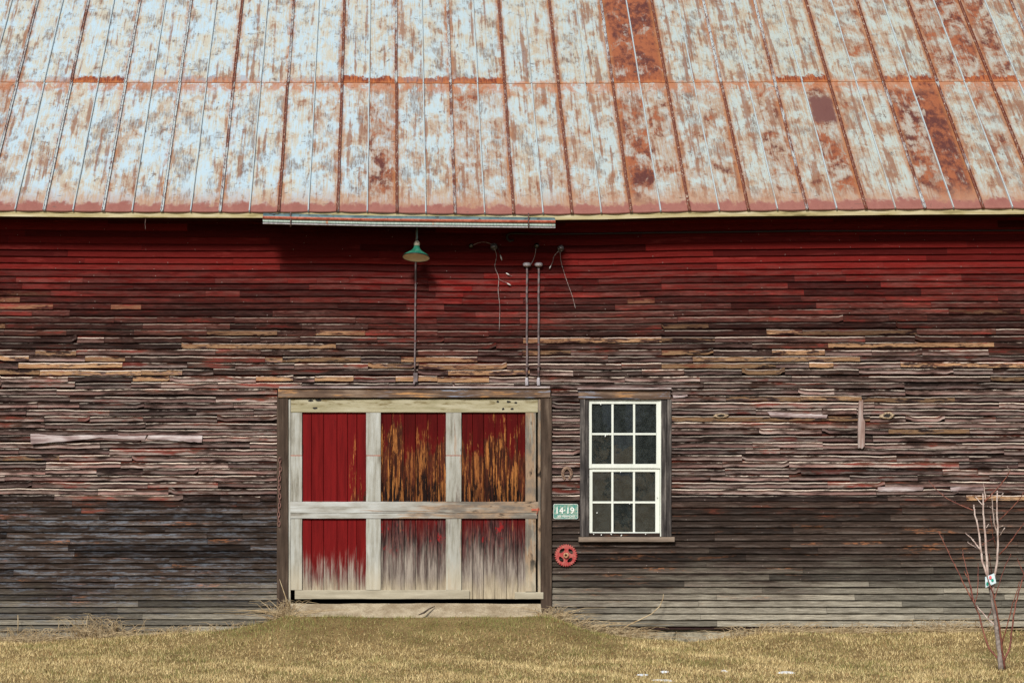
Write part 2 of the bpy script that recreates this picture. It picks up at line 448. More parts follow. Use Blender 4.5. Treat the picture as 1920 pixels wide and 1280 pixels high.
def mat_rib(name, rusty):
    g = G(name)
    x, y, z = g.sep(g.pos()); r, a, b, c = g.attr()
    n = g.noise(g.comb(g.mul(x, 6.0), g.mul(y, 2.2), g.mul(z, 2.2)), 1.0, 5, .7)
    f = g.noise(g.comb(g.mul(x, 60.0), g.mul(y, 22.0), g.mul(z, 22.0)), 1.0, 4, .7)
    right = g.sm(x, -4.0, 3.0)
    if rusty:
        col = g.mix(g.sm(g.add(g.add(n, g.mul(r, .3)), g.mul(right, .14)), .60, .76), (0.42, 0.48, 0.49), (0.17, 0.065, 0.04))
        col = g.mix(g.sm(f, .5, .64), col, (0.13, 0.03, 0.018))
        col = g.mix(g.sm(f, .42, .36), col, (0.50, 0.42, 0.34))
    else:
        col = g.mix(g.sm(n, .5, .75), (0.41, 0.48, 0.50), (0.32, 0.23, 0.15))
        col = g.mix(g.mul(g.sm(f, .6, .7), .7), col, (0.2, 0.07, 0.03))
    return g.fin(col, .5, f, .003, .8, spec=.4)

def mat_simple(name, c1, c2, scale=20.0, rough=.7, metal=0.0, c3=None, bump=.002, spec=.4, th=(.35, .65)):
    g = G(name)
    o = g.tc('Object')
    n = g.noise(o, scale, 5, .65); m = g.noise(o, scale * 3.1, 4, .6)
    col = g.mix(g.sm(n, *th), c1, c2)
    if c3: col = g.mix(g.sm(m, .56, .66), col, c3)
    return g.fin(col, rough, g.add(n, m), bump, .8, metal=metal, spec=spec)

M = {}
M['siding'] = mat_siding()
M['backing'] = mat_simple('dark red sheathing', (0.018, 0.004, 0.003), (0.035, 0.010, 0.008), 6)
M['roof'] = mat_roof()
M['rib'] = mat_rib('galvanised rib', False)
M['rib_rust'] = mat_rib('rusty double seam', True)
M['door'] = mat_door_boards()
cream = [(.35, (0.17, 0.155, 0.12)), (.48, (0.34, 0.335, 0.29)), (.66, (0.50, 0.52, 0.49))]
M['stile'] = mat_wood('worn cream door paint upright', 'z', cream, tint=worn(690, 1010))
M['rail'] = mat_wood('worn cream door paint flat', 'x', [(.32, (0.13, 0.11, 0.085)), (.44, (0.33, 0.32, 0.28)), (.6, (0.50, 0.52, 0.50))], tint=worn(560, 900))
def toprail(g, col, x, z, gr, pt):
    c = g.noise(g.comb(g.mul(x, 5.0), 0.0, g.mul(z, 30.0)), 1.0, 5, .7)
    col = g.mix(g.mul(g.sm(g.add(g.mul(c, .6), g.mul(z, .35)), 1.14, 1.24), .8), col, (0.14, 0.10, 0.035))
    return col
M['toprail'] = mat_wood('mossy cream door paint', 'x', [(.3, (0.20, 0.18, 0.09)), (.5, (0.36, 0.325, 0.21)), (.65, (0.46, 0.43, 0.31))], tint=toprail)
M['botrail'] = mat_wood('dusty cream kick board', 'x', [(.3, (0.24, 0.21, 0.15)), (.6, (0.46, 0.42, 0.32))])
def lint(g, col, x, z, gr, pt):
    c = g.noise(g.comb(g.mul(x, 2.2), 3.0, g.mul(z, 28.0)), 1.0, 5, .65)
    col = g.mix(g.sm(c, .55, .66), col, (0.48, 0.25, 0.10))
    return g.mix(g.mul(g.sm(c, .44, .36), g.sm(x, -.6, .4)), col, (0.24, 0.28, 0.36))
M['lintel'] = mat_wood('dark silvered lintel', 'x', [(.3, (0.03, 0.022, 0.02)), (.5, (0.13, 0.085, 0.06)), (.68, (0.30, 0.22, 0.16))], tint=lint)
M['post'] = mat_wood('dark brown post', 'z', [(.3, (0.018, 0.012, 0.009)), (.55, (0.075, 0.052, 0.038)), (.75, (0.20, 0.15, 0.11))])
M['casing'] = mat_wood('black brown window casing', 'z', [(.34, (0.010, 0.009, 0.009)), (.5, (0.06, 0.053, 0.050)), (.66, (0.24, 0.215, 0.19))])
M['sill'] = mat_wood('grey brown sill', 'x', [(.3, (0.09, 0.065, 0.05)), (.6, (0.28, 0.22, 0.17))])
M['white'] = mat_wood('chalky white sash paint', 'z', [(.3, (0.50, 0.52, 0.46)), (.42, (0.66, 0.70, 0.62)), (.7, (0.76, 0.78, 0.72))], scale=.7)
M['fascia'] = mat_wood('bare yellow fascia', 'x', [(.33, (0.10, 0.085, 0.03)), (.45, (0.38, 0.32, 0.16)), (.62, (0.56, 0.50, 0.33))])
M['silver'] = mat_wood('split silver wood', 'x', [(.34, (0.05, 0.03, 0.026)), (.47, (0.26, 0.19, 0.18)), (.62, (0.56, 0.51, 0.49))])
M['batten'] = mat_wood('brown batten', 'z', [(.3, (0.12, 0.06, 0.045)), (.5, (0.30, 0.21, 0.18)), (.68, (0.46, 0.42, 0.40))])
M['gut_in'] = mat_simple('teal gutter metal', (0.06, 0.11, 0.12), (0.13, 0.20, 0.21), 5, .5, c3=(0.03, 0.03, 0.028))
def mat_gutter():
    g = G('pale green gutter face')
    x, y, z = g.sep(g.pos())
    s = g.noise(g.comb(g.mul(x, 60.0), 0.0, g.mul(z, 3.0)), 1.0, 4, .7)
    b = g.noise(g.comb(g.mul(x, 3.4), 0.0, 0.0), 1.0, 3, .6)
    col = g.mix(g.sm(s, .35, .65), (0.24, 0.33, 0.28), (0.42, 0.50, 0.44))
    col = g.mix(g.sm(g.add(b, g.mul(g.sub(s, .5), .2)), .62, .68), col, (0.45, 0.15, 0.03))
    return g.fin(col, .55, s, .001, .5)
M['gut'] = mat_gutter()
M['rustred'] = mat_simple('rusted red rim', (0.30, 0.06, 0.03), (0.48, 0.14, 0.08), 18, .7, c3=(0.16, 0.03, 0.015))
M['rustdark'] = mat_simple('dark rusted iron', (0.05, 0.03, 0.025), (0.16, 0.09, 0.075), 40, .75)
M['rustshoe'] = mat_simple('pale rusted horseshoe', (0.09, 0.045, 0.028), (0.27, 0.17, 0.11), 60, .75, c3=(0.38, 0.30, 0.23))
M['chain'] = mat_simple('reddish rusted chain', (0.16, 0.07, 0.055), (0.30, 0.16, 0.13), 50, .75)
M['conduit'] = mat_simple('painted conduit', (0.08, 0.06, 0.06), (0.19, 0.15, 0.15), 12, .55, c3=(0.14, 0.03, 0.03))
M['capmetal'] = mat_simple('galvanised cap', (0.28, 0.25, 0.27), (0.50, 0.48, 0.5), 60, .5)
M['black'] = mat_simple('black rubber cable', (0.006, 0.005, 0.005), (0.014, 0.010, 0.010), 20, .5)
M['glaze'] = mat_simple('black glazed insulator', (0.006, 0.010, 0.008), (0.02, 0.028, 0.024), 20, .12, spec=.8)
M['porc'] = mat_simple('weathered insulator', (0.05, 0.045, 0.045), (0.55, 0.5, 0.48), 50, .3, spec=.6, th=(.6, .68))
M['wire'] = mat_simple('frayed grey wire', (0.16, 0.10, 0.09), (0.42, 0.36, 0.34), 40, .6)
M['wireend'] = mat_simple('white cloth wire end', (0.5, 0.5, 0.48), (0.75, 0.74, 0.7), 60, .7)
M['enamel'] = mat_simple('green enamel', (0.01, 0.12, 0.075), (0.05, 0.21, 0.14), 9, .25, c3=None, spec=.6, bump=.0005)
M['cream_in'] = mat_simple('cream enamel', (0.68, 0.60, 0.46), (0.80, 0.74, 0.60), 14, .4, bump=.0005)
M['socket'] = mat_simple('stoneware socket', (0.34, 0.30, 0.22), (0.55, 0.52, 0.40), 50, .5)
M['gearred'] = mat_simple('flaking red gear paint', (0.34, 0.022, 0.026), (0.42, 0.11, 0.09), 22, .6, c3=(0.40, 0.17, 0.11))
M['gearhub'] = mat_simple('rusty hub', (0.28, 0.11, 0.05), (0.50, 0.30, 0.18), 40, .7)
M['plate'] = mat_simple('rubbed green plate', (0.02, 0.22, 0.19), (0.24, 0.34, 0.26), 38, .5, c3=(0.40, 0.38, 0.27), th=(.42, .6))
M['platewhite'] = mat_simple('white embossed paint', (0.70, 0.72, 0.66), (0.85, 0.86, 0.82), 80, .5)
M['stone'] = mat_simple('foundation stone', (0.15, 0.13, 0.09), (0.36, 0.32, 0.23), 7, .85, c3=(0.10, 0.085, 0.06), bump=.02)
def mat_concrete():
    g = G('sandy concrete sill')
    o = g.pos()
    n = g.noise(o, 5, 6, .7); m = g.noise(o, 60, 4, .7); k = g.noise(g.vm(o, (30, 30, 70)), 1, 3, .6)
    col = g.mix(g.sm(n, .35, .65), (0.27, 0.21, 0.135), (0.45, 0.38, 0.265))
    col = g.mix(g.mul(g.sm(m, .55, .66), .6), col, (0.17, 0.12, 0.075))
    col = g.mix(g.sm(k, .69, .73), col, (0.62, 0.57, 0.48))
    return g.fin(col, .9, g.add(n, m), .012, 1.0, spec=.2)
M['concrete'] = mat_concrete()
M['snow'] = mat_simple('old snow', (0.62, 0.68, 0.74), (0.85, 0.88, 0.9), 30, .6)
M['straw'] = mat_simple('dry straw', (0.32, 0.22, 0.11), (0.55, 0.44, 0.27), 14, .8)
M['twig'] = mat_simple('dead branch', (0.05, 0.035, 0.025), (0.16, 0.11, 0.08), 20, .85)
M['bark'] = mat_simple('grey sapling bark', (0.17, 0.135, 0.115), (0.31, 0.265, 0.23), 30, .8, c3=(0.12, 0.09, 0.08))
M['barkpale'] = mat_simple('pale pinkish bark', (0.36, 0.25, 0.21), (0.58, 0.48, 0.42), 14, .75)
M['barkred'] = mat_simple('red young bark', (0.12, 0.032, 0.024), (0.25, 0.09, 0.055), 16, .65)
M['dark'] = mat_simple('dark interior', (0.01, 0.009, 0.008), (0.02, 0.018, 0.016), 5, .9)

# ------------------------------------------------------------------ the barn
BX0, BX1 = -7.2, 10.4
barn = empty('barn', (0, 0, 0), 'long weathered red clapboard barn under a rusty ribbed metal roof', 'barn')

sag_x = np.array([-600, 0, 240, 480, 640, 800, 960, 1120, 1280, 1600, 1920, 2600.])
sag_y = np.array([-1, 0, 2.5, 3, 2, 5.5, 7, 6, 1.5, -2, -4, -6.])
def sag(px): return np.interp(px, sag_x, sag_y) / 175.0    # metres downward at the eave

# ---- siding
def warp_amt(y):
    return float(np.interp(y, [500, 540, 640, 730, 925, 940, 952, 1200], [0, .12, .55, 1, 1, .45, .06, .02]))
TAN = [(0, 95, 545), (0, 38, 558), (0, 100, 568), (208, 265, 570), (388, 520, 620), (160, 235, 668), (35, 230, 680), (75, 265, 692),
       (592, 685, 620), (752, 895, 670), (690, 727, 682), (785, 950, 682), (840, 993, 695), (1013, 1070, 659), (590, 663, 706), (820, 917, 708),
       (497, 530, 667), (480, 550, 705), (1298, 1612, 666), (1240, 1454, 679), (1674, 1856, 627), (1552, 1863, 653), (1447, 1546, 654),
       (1504, 1718, 616), (1240, 1328, 608), (1516, 1562, 680), (1240, 1337, 655), (1665, 1817, 803), (1500, 1615, 741), (1856, 1960, 712), (1240, 1340, 633)]
def rows(left):   # photo rows of the butt edges
    e = [430 + 12.39 * k for k in range(-3, 70)]
    out = []
    for y in e:
        if left and y > 949: break
        out.append(y)
    if left:
        y = out[-1]
        while y < 1235: y += 11.64; out.append(y)
    return [y for y in out if y < (1203 if left else 1182)]
HOLES = [(1352, 779, 9), (1664, 779, 11)]
SM = MB()
bseed = [100]
def board(px0, px1, yb, hgt, tan, wa, first=False):
    bseed[0] += 1; sd = bseed[0]
    x0 = X(px0) + .0012; x1 = X(px1) - .0012
    if x1 - x0 < .02: return
    step = .025 if wa > .2 else .08
    n = max(3, int((x1 - x0) / step) + 1)
    t = np.linspace(x0, x1, n)
    px = t * 175 + CX
    fade = sm(yb, 760, 430)
    zb = zy(yb) - sag(px) * fade + n1(t * .35, int(yb)) * .004 + n1(t * .9, int(yb) + 7) * .0035 * (.3 + wa)
    zb = zb + random.uniform(-.002, .002) * (1 + 2.6 * wa) + n1(t * 5, sd) * .006 * wa + (t - t.mean()) * random.uniform(-.003, .003) * (.3 + wa)
    H = hgt / 175.0
    if wa > .35:
        for side in (0, 1):
            if random.random() < .10:
                w_ = random.uniform(.02, .10)
                e = sm(t, x1 - w_, x1) if side else sm(-t, -x0 - w_, -x0)
                zb = zb + H * random.uniform(.12, .45) * e * (1 + .5 * n1(t * 25, sd + 21))
    s_ = .70 + .15 * n1(t * 5.0, sd + 3) * (0.4 + wa)
    o_b = .0245 + .004 * n1(t * 2.2, sd + 5) * (.4 + wa) + random.uniform(-.002, .005) * (.3 + wa)
    if wa > .5 and random.random() < .22:       # curling end
        o_b = o_b + .012 * (sm(t, x1 - .25, x1) if random.random() < .5 else sm(t, x0 + .25, x0))
    stp = .0055 * wa * (.5 + .5 * n1(t * 3, sd + 9))
    prof = [(0.0 * t + .06, o_b * 0 + .001), (0 * t + .02, o_b - .003), (0 * t, o_b - .001), (0 * t + .04, o_b), (0 * t + .3, o_b * .80 + .001 * wa),
            (s_ - .03, o_b * .50 + stp * .9), (s_ + .02, o_b * .40 - stp * .6), (0 * t + 1.15, 0 * t + .0008)]
    Gd = np.zeros((n, len(prof), 3)); UV = np.zeros((n, len(prof), 2))
    uo = random.uniform(0, 200)
    for j, (v, o) in enumerate(prof):
        Gd[:, j, 0] = t; Gd[:, j, 1] = -np.maximum(o, .0004); Gd[:, j, 2] = zb + v * H
        UV[:, j, 0] = t + uo; UV[:, j, 1] = v
    col = (random.random(), tan, wa * random.uniform(.55, 1.0), random.random())
    SM.grid(Gd, uv=UV, col=np.tile(np.array(col), (n * len(prof), 1)))

def fill(px0, px1, yb, hgt, left):
    wa = warp_amt(yb)
    yc = yb - hgt / 2
    fixed = sorted([(max(a, px0), min(b, px1)) for a, b, y in TAN if abs(y - yc) < 6.2 and b > px0 and a < px1])
    segs = []; cur = px0
    for a, b in fixed:
        if a < cur: continue
        segs.append((cur, a, 0)); segs.append((a, b, 1)); cur = b
    segs.append((cur, px1, 0))
    tprob = float(np.interp(yc, [540, 580, 640, 700, 735, 920, 945], [.02, .08, .17, .17, .04, .03, 0]))
    for a, b, tn in segs:
        if b - a < 4: continue
        if tn: board(a, b, yb, hgt, random.uniform(.85, 1), wa); continue
        c = a
        while c < b - 1:
            if yc < 520: L = random.uniform(260, 700)
            elif yc < 735: L = random.choice([random.uniform(50, 160), random.uniform(120, 420)])
            elif yc < 945: L = random.choice([random.uniform(60, 170), random.uniform(130, 420)])
            else: L = random.uniform(180, 480)
            d = min(c + L, b)
            if b - d < 30: d = b
            t = 0.0
            if not (px0 > 1030 and px1 < 1090) and random.random() < tprob * (1.3 if d - c < 170 else .6): t = random.uniform(.5, 1)
            board(c, d, yb, hgt, t, wa)
            c = d
for left in (True, False):
    R_ = rows(left)
    for k in range(1, len(R_)):
        yb = R_[k]; hgt = yb - R_[k - 1]
        if yb <= 728:
            if left: fill(-645, 2420, yb, hgt, True)
            continue
        if left: fill(-645, 520, yb, hgt, True)
        else:
            if 735 < yb < 1012:
                fill(1033, 1088, yb, hgt, False); fill(1257, 2420, yb, hgt, False)
            else: fill(1033, 2420, yb, hgt, False)
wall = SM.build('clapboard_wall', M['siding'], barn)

# sheathing behind the boards, with the door and window openings cut out
b = MB()
zt = 4.66; y0, y1 = .0003, .06
dx0, dx1, dz0, dz1 = X(530), X(1023), -.3, zy(738)
wx0, wx1, wz0, wz1 = X(1098), X(1246), zy(1008), zy(745)
zl = zy(1179)
for (a, c, e, f) in [(BX0, dx0, zy(1200), zt), (dx0, dx1, dz1, zt), (dx1, wx0, zl, zt), (wx0, wx1, zl, wz0), (wx0, wx1, wz1, zt), (wx1, BX1, zl, zt)]:
    b.box(a, c, y0, y1, e, f)
b.build('sheathing', M['backing'], barn)

# holes torn in the siding: pale splintered rims around a dark cavity
for hx, hy, hr in HOLES:
    b = MB(); c = P(hx, hy, -.034); rr = hr / 175 * .92
    ring = []
    for j in range(20):
        q = 2 * math.pi * j / 20; w = 1 + .14 * math.sin(2 * q + hx) + random.uniform(-.13, .13)
        ring.append((math.cos(q) * rr * 1.5 * w, math.sin(q) * rr * .62 * w))
    Gd = np.array([[(c[0] + x * k, c[1] + yy + random.uniform(-.001, .001), c[2] + z * k) for x, z in ring] for k, yy in ((1, .012), (.85, -.003), (.55, -.004), (.48, .003), (.02, .004))])
    b.grid(Gd, closed=True)
    mm = b.build('knot_hole', [mat_simple('splintered pale wood', (0.16, 0.10, 0.055), (0.52, 0.41, 0.27), 90) if 'splintered pale wood' not in bpy.data.materials else bpy.data.materials['splintered pale wood'], M['dark']], barn)
    for p in mm.data.polygons:
        if p.index >= 60: p.material_index = 1

# peeled boards hanging off the wall
def loose(pts_top, pts_bot, out, name='loose_clapboard', mat='silver', seed=0):
    b = MB(); n = 40
    tx = np.linspace(0, 1, n)
    tp = np.array(pts_top, float); bt = np.array(pts_bot, float)
    def ip(a, t):
        k = np.linspace(0, 1, len(a)); return np.interp(t, k, a[:, 0]), np.interp(t, k, a[:, 1])
    ax, ay = ip(tp, tx); bx, by = ip(bt, tx)
    ay = ay + n1(tx * 12, seed) * 1.0; by = by + n1(tx * 14, seed + 1) * .8
    o = np.interp(tx, np.linspace(0, 1, len(out)), out)
    Gd = np.zeros((n, 6, 3))
    for j, (f, dy) in enumerate([(0, 0), (.3, -.004), (.7, -.005), (1, 0), (1, .007), (0, .007)]):
        px = ax * (1 - f) + bx * f; py = ay * (1 - f) + by * f
        Y = -o * (.45 + .55 * f) + dy
        Gd[:, j, 0] = X(px); Gd[:, j, 1] = Y; Gd[:, j, 2] = Z(py)
    b.grid(Gd, closed=True, caps=True)
    return b.build(name, M[mat], barn)
loose([(58, 813), (130, 817), (200, 813), (276, 812)], [(60, 832), (120, 827), (190, 820), (272, 825)], [.07, .045, .03, .03], seed=1)['label'] = 'split pale board peeling off at its left end'
loose([(280, 813), (330, 812), (380, 817)], [(276, 822), (330, 826), (379, 829)], [.03, .035, .05], seed=2)
loose([(1438, 771), (1490, 773), (1552, 775)], [(1444, 781), (1490, 782), (1548, 784)], [.04, .03, .035], seed=3)
loose([(1645, 912), (1690, 911), (1731, 912)], [(1645, 920), (1690, 921), (1728, 919)], [.035, .03, .035], seed=4)
loose([(1260, 738), (1275, 741), (1287, 739)], [(1262, 746), (1275, 745), (1289, 743)], [.03, .028, .03], seed=5)
loose([(1781, 913), (1812, 911), (1842, 913)], [(1781, 920), (1812, 919), (1842, 920)], [.035, .03, .03], seed=6)

# other walls, plain but real
EAVE_Y, EAVE_Z = -.38, 4.446
SL = (6.125 - 4.436) / (1.45 + .38)   # 42.7 degrees          # roof slope
RIDGE_Y = 4.6
RIDGE_Z = EAVE_Z + (RIDGE_Y - EAVE_Y) * SL
BACK_Y = 2 * RIDGE_Y
b = MB()
for xx in (BX0, BX1):
    x0, x1 = (xx, xx + .06) if xx < 0 else (xx - .06, xx)
    prof = [(.061, -.35), (BACK_Y - .061, -.35), (BACK_Y - .061, 4.6), (RIDGE_Y, RIDGE_Z - .12), (.061, 4.66)]
    V = [(x0, y, z) for y, z in prof] + [(x1, y, z) for y, z in prof]
    b.add(V, [list(range(5)), list(range(9, 4, -1))] + [(i, (i + 1) % 5, (i + 1) % 5 + 5, i + 5) for i in range(5)])
b.box(BX0, BX1, BACK_Y - .06, BACK_Y, -.35, 4.6)
b.build('gable_wall', mat_wood('plain red boards', 'z', [(.3, (0.05, 0.012, 0.01)), (.6, (0.16, 0.03, 0.025))]), barn)
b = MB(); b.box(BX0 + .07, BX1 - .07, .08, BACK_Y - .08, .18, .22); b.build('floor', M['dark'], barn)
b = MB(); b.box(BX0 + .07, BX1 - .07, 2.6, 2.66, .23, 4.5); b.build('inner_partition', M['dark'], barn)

# foundation stones
b = MB()
x = BX0
k = 0
while x < BX1:
    L = random.uniform(.35, .8)
    x1 = min(x + L, BX1)
    if not (x1 > X(545) and x < X(1020)):
        xs = np.linspace(x + .006, x1 - .006, 10)
        zs = np.linspace(-.5, zy(1207) if x < X(520) else zy(1184), 7)
        Gd = np.zeros((10, 7, 3))
        for i in range(10):
            for j in range(7):
                ed = 1 - max(abs(i / 4.5 - 1), abs(j / 3 - 1)) ** 6
                Gd[i, j] = (xs[i], .045 - .055 * ed + random.uniform(-.004, .004), zs[j])
        b.grid(Gd)
    x = x1
b.box(BX0 + .07, X(545), .062, .3, -.5, .17); b.box(X(1020), BX1 - .07, .062, .3, -.5, .17)
b.build('foundation', M['stone'], barn)

# ---- roof
RB = MB()
def eave_drop(x): return sag((x * F / (D + EAVE_Y)) + CX)
LEN = math.hypot(1.83, 6.125 - 4.436)
cs, sn = 1.83 / LEN, (6.125 - 4.436) / LEN
TOT = (RIDGE_Y - EAVE_Y) / cs
tiers = [(0, LEN + .03, 0.0), (LEN, 2 * LEN + .03, .009), (2 * LEN, TOT, .018)]
def rp(x, s, h, drop=1.0):
    """point on the front roof slope: s metres up from the eave, h metres proud"""
    d = eave_drop(x) * (1 - .75 * sm(s, 0, 3.5)) * drop
    return (x, EAVE_Y + s * cs - h * sn, EAVE_Z + s * sn + h * cs - d)
SE = F / (D + EAVE_Y)
def rx(i): return (83 + 55 * i - CX) / SE
upper_rust = {20: 1.0, 21: 1.0, 29: .45, 30: .3, 32: .55, 33: .7, 34: .6, 18: .0, 8: .1}
lower_rust = {20: .5, 11: .55, 31: .8, 30: .55, 27: .4, 12: .25, 14: .4, 15: .3, 33: .3, 25: .3, 24: .1, 23: .25, -3: .5}
brk = {0: 1, 1: 1, 10: 1, 11: 1, 12: .8, 13: .9, 14: .9, 15: 1, 26: 1, 27: 1, 30: .9, 31: 1, 20: .5, 21: .5, 33: 1, 34: 1, 4: .5, 5: .6}
for i in range(-11, 45):
    xa, xb = rx(i), rx(i + 1)
    if xb < BX0 - .25 or xa > BX1 + .25: continue
    xa = max(xa, BX0 - .25); xb = min(xb, BX1 + .25)
    dleft = (i % 2 == 0)
    rnd = random.random()
    for tI, (s0, s1, lift) in enumerate(tiers):
        n, m = (36 if tI < 2 else 12), 9
        S = np.linspace(s0, s1, n); U = np.linspace(0, 1, m)
        Gd = np.zeros((n, m, 3)); UV = np.zeros((n, m, 2))
        sd = i * 7 + tI + 500
        for a in range(n):
            for c in range(m):
                x = xa + (xb - xa) * U[c]
                bulge = .004 * math.sin(math.pi * U[c]) + .003 * float(n1(S[a] * 2.5 + U[c] * 1.7, sd, 2)) * math.sin(math.pi * U[c])
                h = lift + bulge
                ss = S[a]
                if a == 0:
                    ss -= (.012 * math.sin(math.pi * U[c]) if tI == 0 else .004 * float(n1(x * 3, sd)))
                Gd[a, c] = rp(x, ss, h)
                UV[a, c] = ((U[c] if dleft else 1 - U[c]) * (xb - xa), S[a] - s0)
        base = max(0.0, random.uniform(-.15, .22))
        rust = (upper_rust.get(i, base) if tI else lower_rust.get(i, base + .08))
        col = (rust, (rnd + tI * .37) % 1.0, min(tI, 1), brk.get(i, random.choice([0, 0, .15, .35])))
        RB.grid(Gd, uv=UV, col=np.tile(np.array(col), (n * m, 1)))
        # turned down lower edge
        e0 = Gd[0]
        e1 = e0 + np.array([0, .006, -.010 if tI == 0 else -.009])
        RB.grid(np.array([e1, e0]), uv=np.array([UV[0], UV[0]]), col=np.tile(np.array(col), (2 * m, 1)))
# ribs
def rib(x, s0, s1, w, hgt, mat, sd, lift, h2=None):
    n = max(4, int((s1 - s0) / .07))
    S = np.linspace(s0, s1, n)
    wob = n1(S * 1.6, sd) * .0035; wh = n1(S * 3, sd + 5) * .002
    if h2 is None: sec = [(-w, -.001), (-w * .9, hgt * .8), (-w * .35, hgt), (w * .35, hgt), (w * .9, hgt * .8), (w, -.001)]
    else: sec = [(-w, -.001), (-w, hgt * .8), (-w * .8, hgt), (-w * .5, hgt), (-w * .3, hgt * .45), (w * .3, hgt * .45), (w * .5, hgt), (w * .8, hgt), (w, hgt * .8), (w, -.001)]
    Gd = np.zeros((n, len(sec), 3))
    for a in range(n):
        for c, (dx, h) in enumerate(sec):
            hh = h + (wh[a] if h > 0 else 0)
            if a == n - 1 and h > 0: hh *= .75
            Gd[a, c] = rp(x + dx + wob[a], S[a] - (0.012 if a == 0 else 0), lift + hh)
    RB.grid(Gd, col=(random.random(), 0, 0, 1), mat=mat)
    RB.add(Gd[0], [list(range(len(sec)))], mat=mat)
for i in range(-11, 46):
    x = rx(i)
    if x < BX0 - .2 or x > BX1 + .2: continue
    for tI, (s0, s1, lift) in enumerate(tiers):
        xo = x + random.uniform(-.004, .004)
        if i % 2 == 0: rib(xo, s0, s1, .0155, .024, 2, i * 3 + tI, lift, 1)
        else: rib(xo, s0, s1, .0075, .022, 1, i * 3 + tI + 900, lift)
roof = RB.build('roof', [M['roof'], M['rib'], M['rib_rust']], barn)
# underside boards and the back slope
b = MB()
V = []
for x in (BX0 - .24, BX1 + .24):
    V += [(x, EAVE_Y + .14, EAVE_Z + .045), (x, RIDGE_Y, RIDGE_Z - .085), (x, RIDGE_Y, RIDGE_Z - .14), (x, EAVE_Y + .14, EAVE_Z - .01)]
b.add(V, [(0, 1, 5, 4), (1, 2, 6, 5), (2, 3, 7, 6), (3, 0, 4, 7), (0, 3, 2, 1), (4, 5, 6, 7)])
b.build('roof_deck', M['backing'], barn)
b = MB()
V = []
for x in (BX0 - .24, BX1 + .24):
    V += [(x, RIDGE_Y + .002, RIDGE_Z + .02), (x, BACK_Y + .38, EAVE_Z), (x, BACK_Y + .38, EAVE_Z - .08), (x, RIDGE_Y + .002, RIDGE_Z - .09)]
b.add(V, [(0, 1, 5, 4), (1, 2, 6, 5), (2, 3, 7, 6), (3, 0, 4, 7), (0, 3, 2, 1), (4, 5, 6, 7)])
b.build('rear_roof', M['rib_rust'], barn)
# fascia (follows the sag) and soffit
b = MB()
n = 300; t = np.linspace(BX0 - .2, BX1 + .2, n)
Gd = np.zeros((n, 4, 3))
dr = eave_drop(t)
fy0, fy1 = EAVE_Y + .012, EAVE_Y + .042
zb = Z(407.5, fy0) - dr + n1(t * 1.1, 3) * .003 + .012
for j, (yy, zz) in enumerate([(fy1, zb), (fy0, zb), (fy0, zb + .062), (fy1, zb + .062)]):
    Gd[:, j, 0] = t; Gd[:, j, 1] = yy; Gd[:, j, 2] = zz
b.grid(Gd, closed=True, caps=True)
b.build('fascia', M['fascia'], barn)
b = MB()
Gd = np.zeros((n, 4, 3))
for j, (yy, zz) in enumerate([(fy1 + .001, zb + .012), (-.001, zb + .012), (-.001, zb + .03), (fy1 + .001, zb + .03)]):
    Gd[:, j, 0] = t; Gd[:, j, 1] = yy; Gd[:, j, 2] = zz
b.grid(Gd, closed=True, caps=True)
b.build('soffit', M['backing'], barn)
# hanging wire stub at the fascia
b = MB(); b.tube([P(272, 402, -.34), P(273, 410, -.345), P(272, 420, -.34), P(273, 430, -.34)], .0035, 6)
b.build('gutter_hanger', M['rustdark'], barn)

# ---- gutter (short length, tilted down to the right)
gy = -.47
gut = []
def gut_strip(offs, mat, name, parent):
    """offs: list of (y, dz) cross-section relative to the rim line"""
    b = MB(); n = 50
    px = np.linspace(493, 1041, n)
    rim = np.interp(px, [493, 700, 1041], [406.5, 411, 414.5])
    Gd = np.zeros((n, len(offs), 3))
    for j, (yy, dpx) in enumerate(offs):
        Gd[:, j, 0] = X(px, gy); Gd[:, j, 1] = yy; Gd[:, j, 2] = Z(rim + dpx, gy) + n1(px * .03, j + 40) * .001
    b.grid(Gd, closed=True, caps=True)
    return b.build(name, M[mat], parent)
gt = gut_strip([(-.40, -5), (-.46, 2.2), (-.482, 3), (-.488, 9), (-.475, 11), (-.42, 12.4), (-.35, 11.5), (-.352, 10), (-.42, 10.8), (-.47, 9.5), (-.478, 4), (-.455, 3), (-.402, -4)], 'gut', 'gutter', barn)
gut_strip([(-.500, -.6), (-.508, 1.6), (-.500, 4.0), (-.478, 4.2), (-.478, -.8)], 'rustred', 'gutter_rim', gt)
gut_strip([(-.35, -9), (-.395, -8.5), (-.462, -3.2), (-.470, -.6), (-.455, -.6), (-.36, -4)], 'gut_in', 'gutter_flange', gt)
gut_strip([(-.478, 11.4), (-.492, 11.6), (-.492, 13.2), (-.478, 13.4)], 'capmetal', 'gutter_lip', gt)
for hx, yy in ((545, 402), (991, 404)):
    b = MB(); b.tube([P(hx, yy - 4, -.42), P(hx, yy + 3, -.475), P(hx, yy + 8, -.505), P(hx, yy + 20, -.505), P(hx, yy + 23, -.48)], .007, 6)
    b.build('gutter_strap', M['rustdark'], gt)

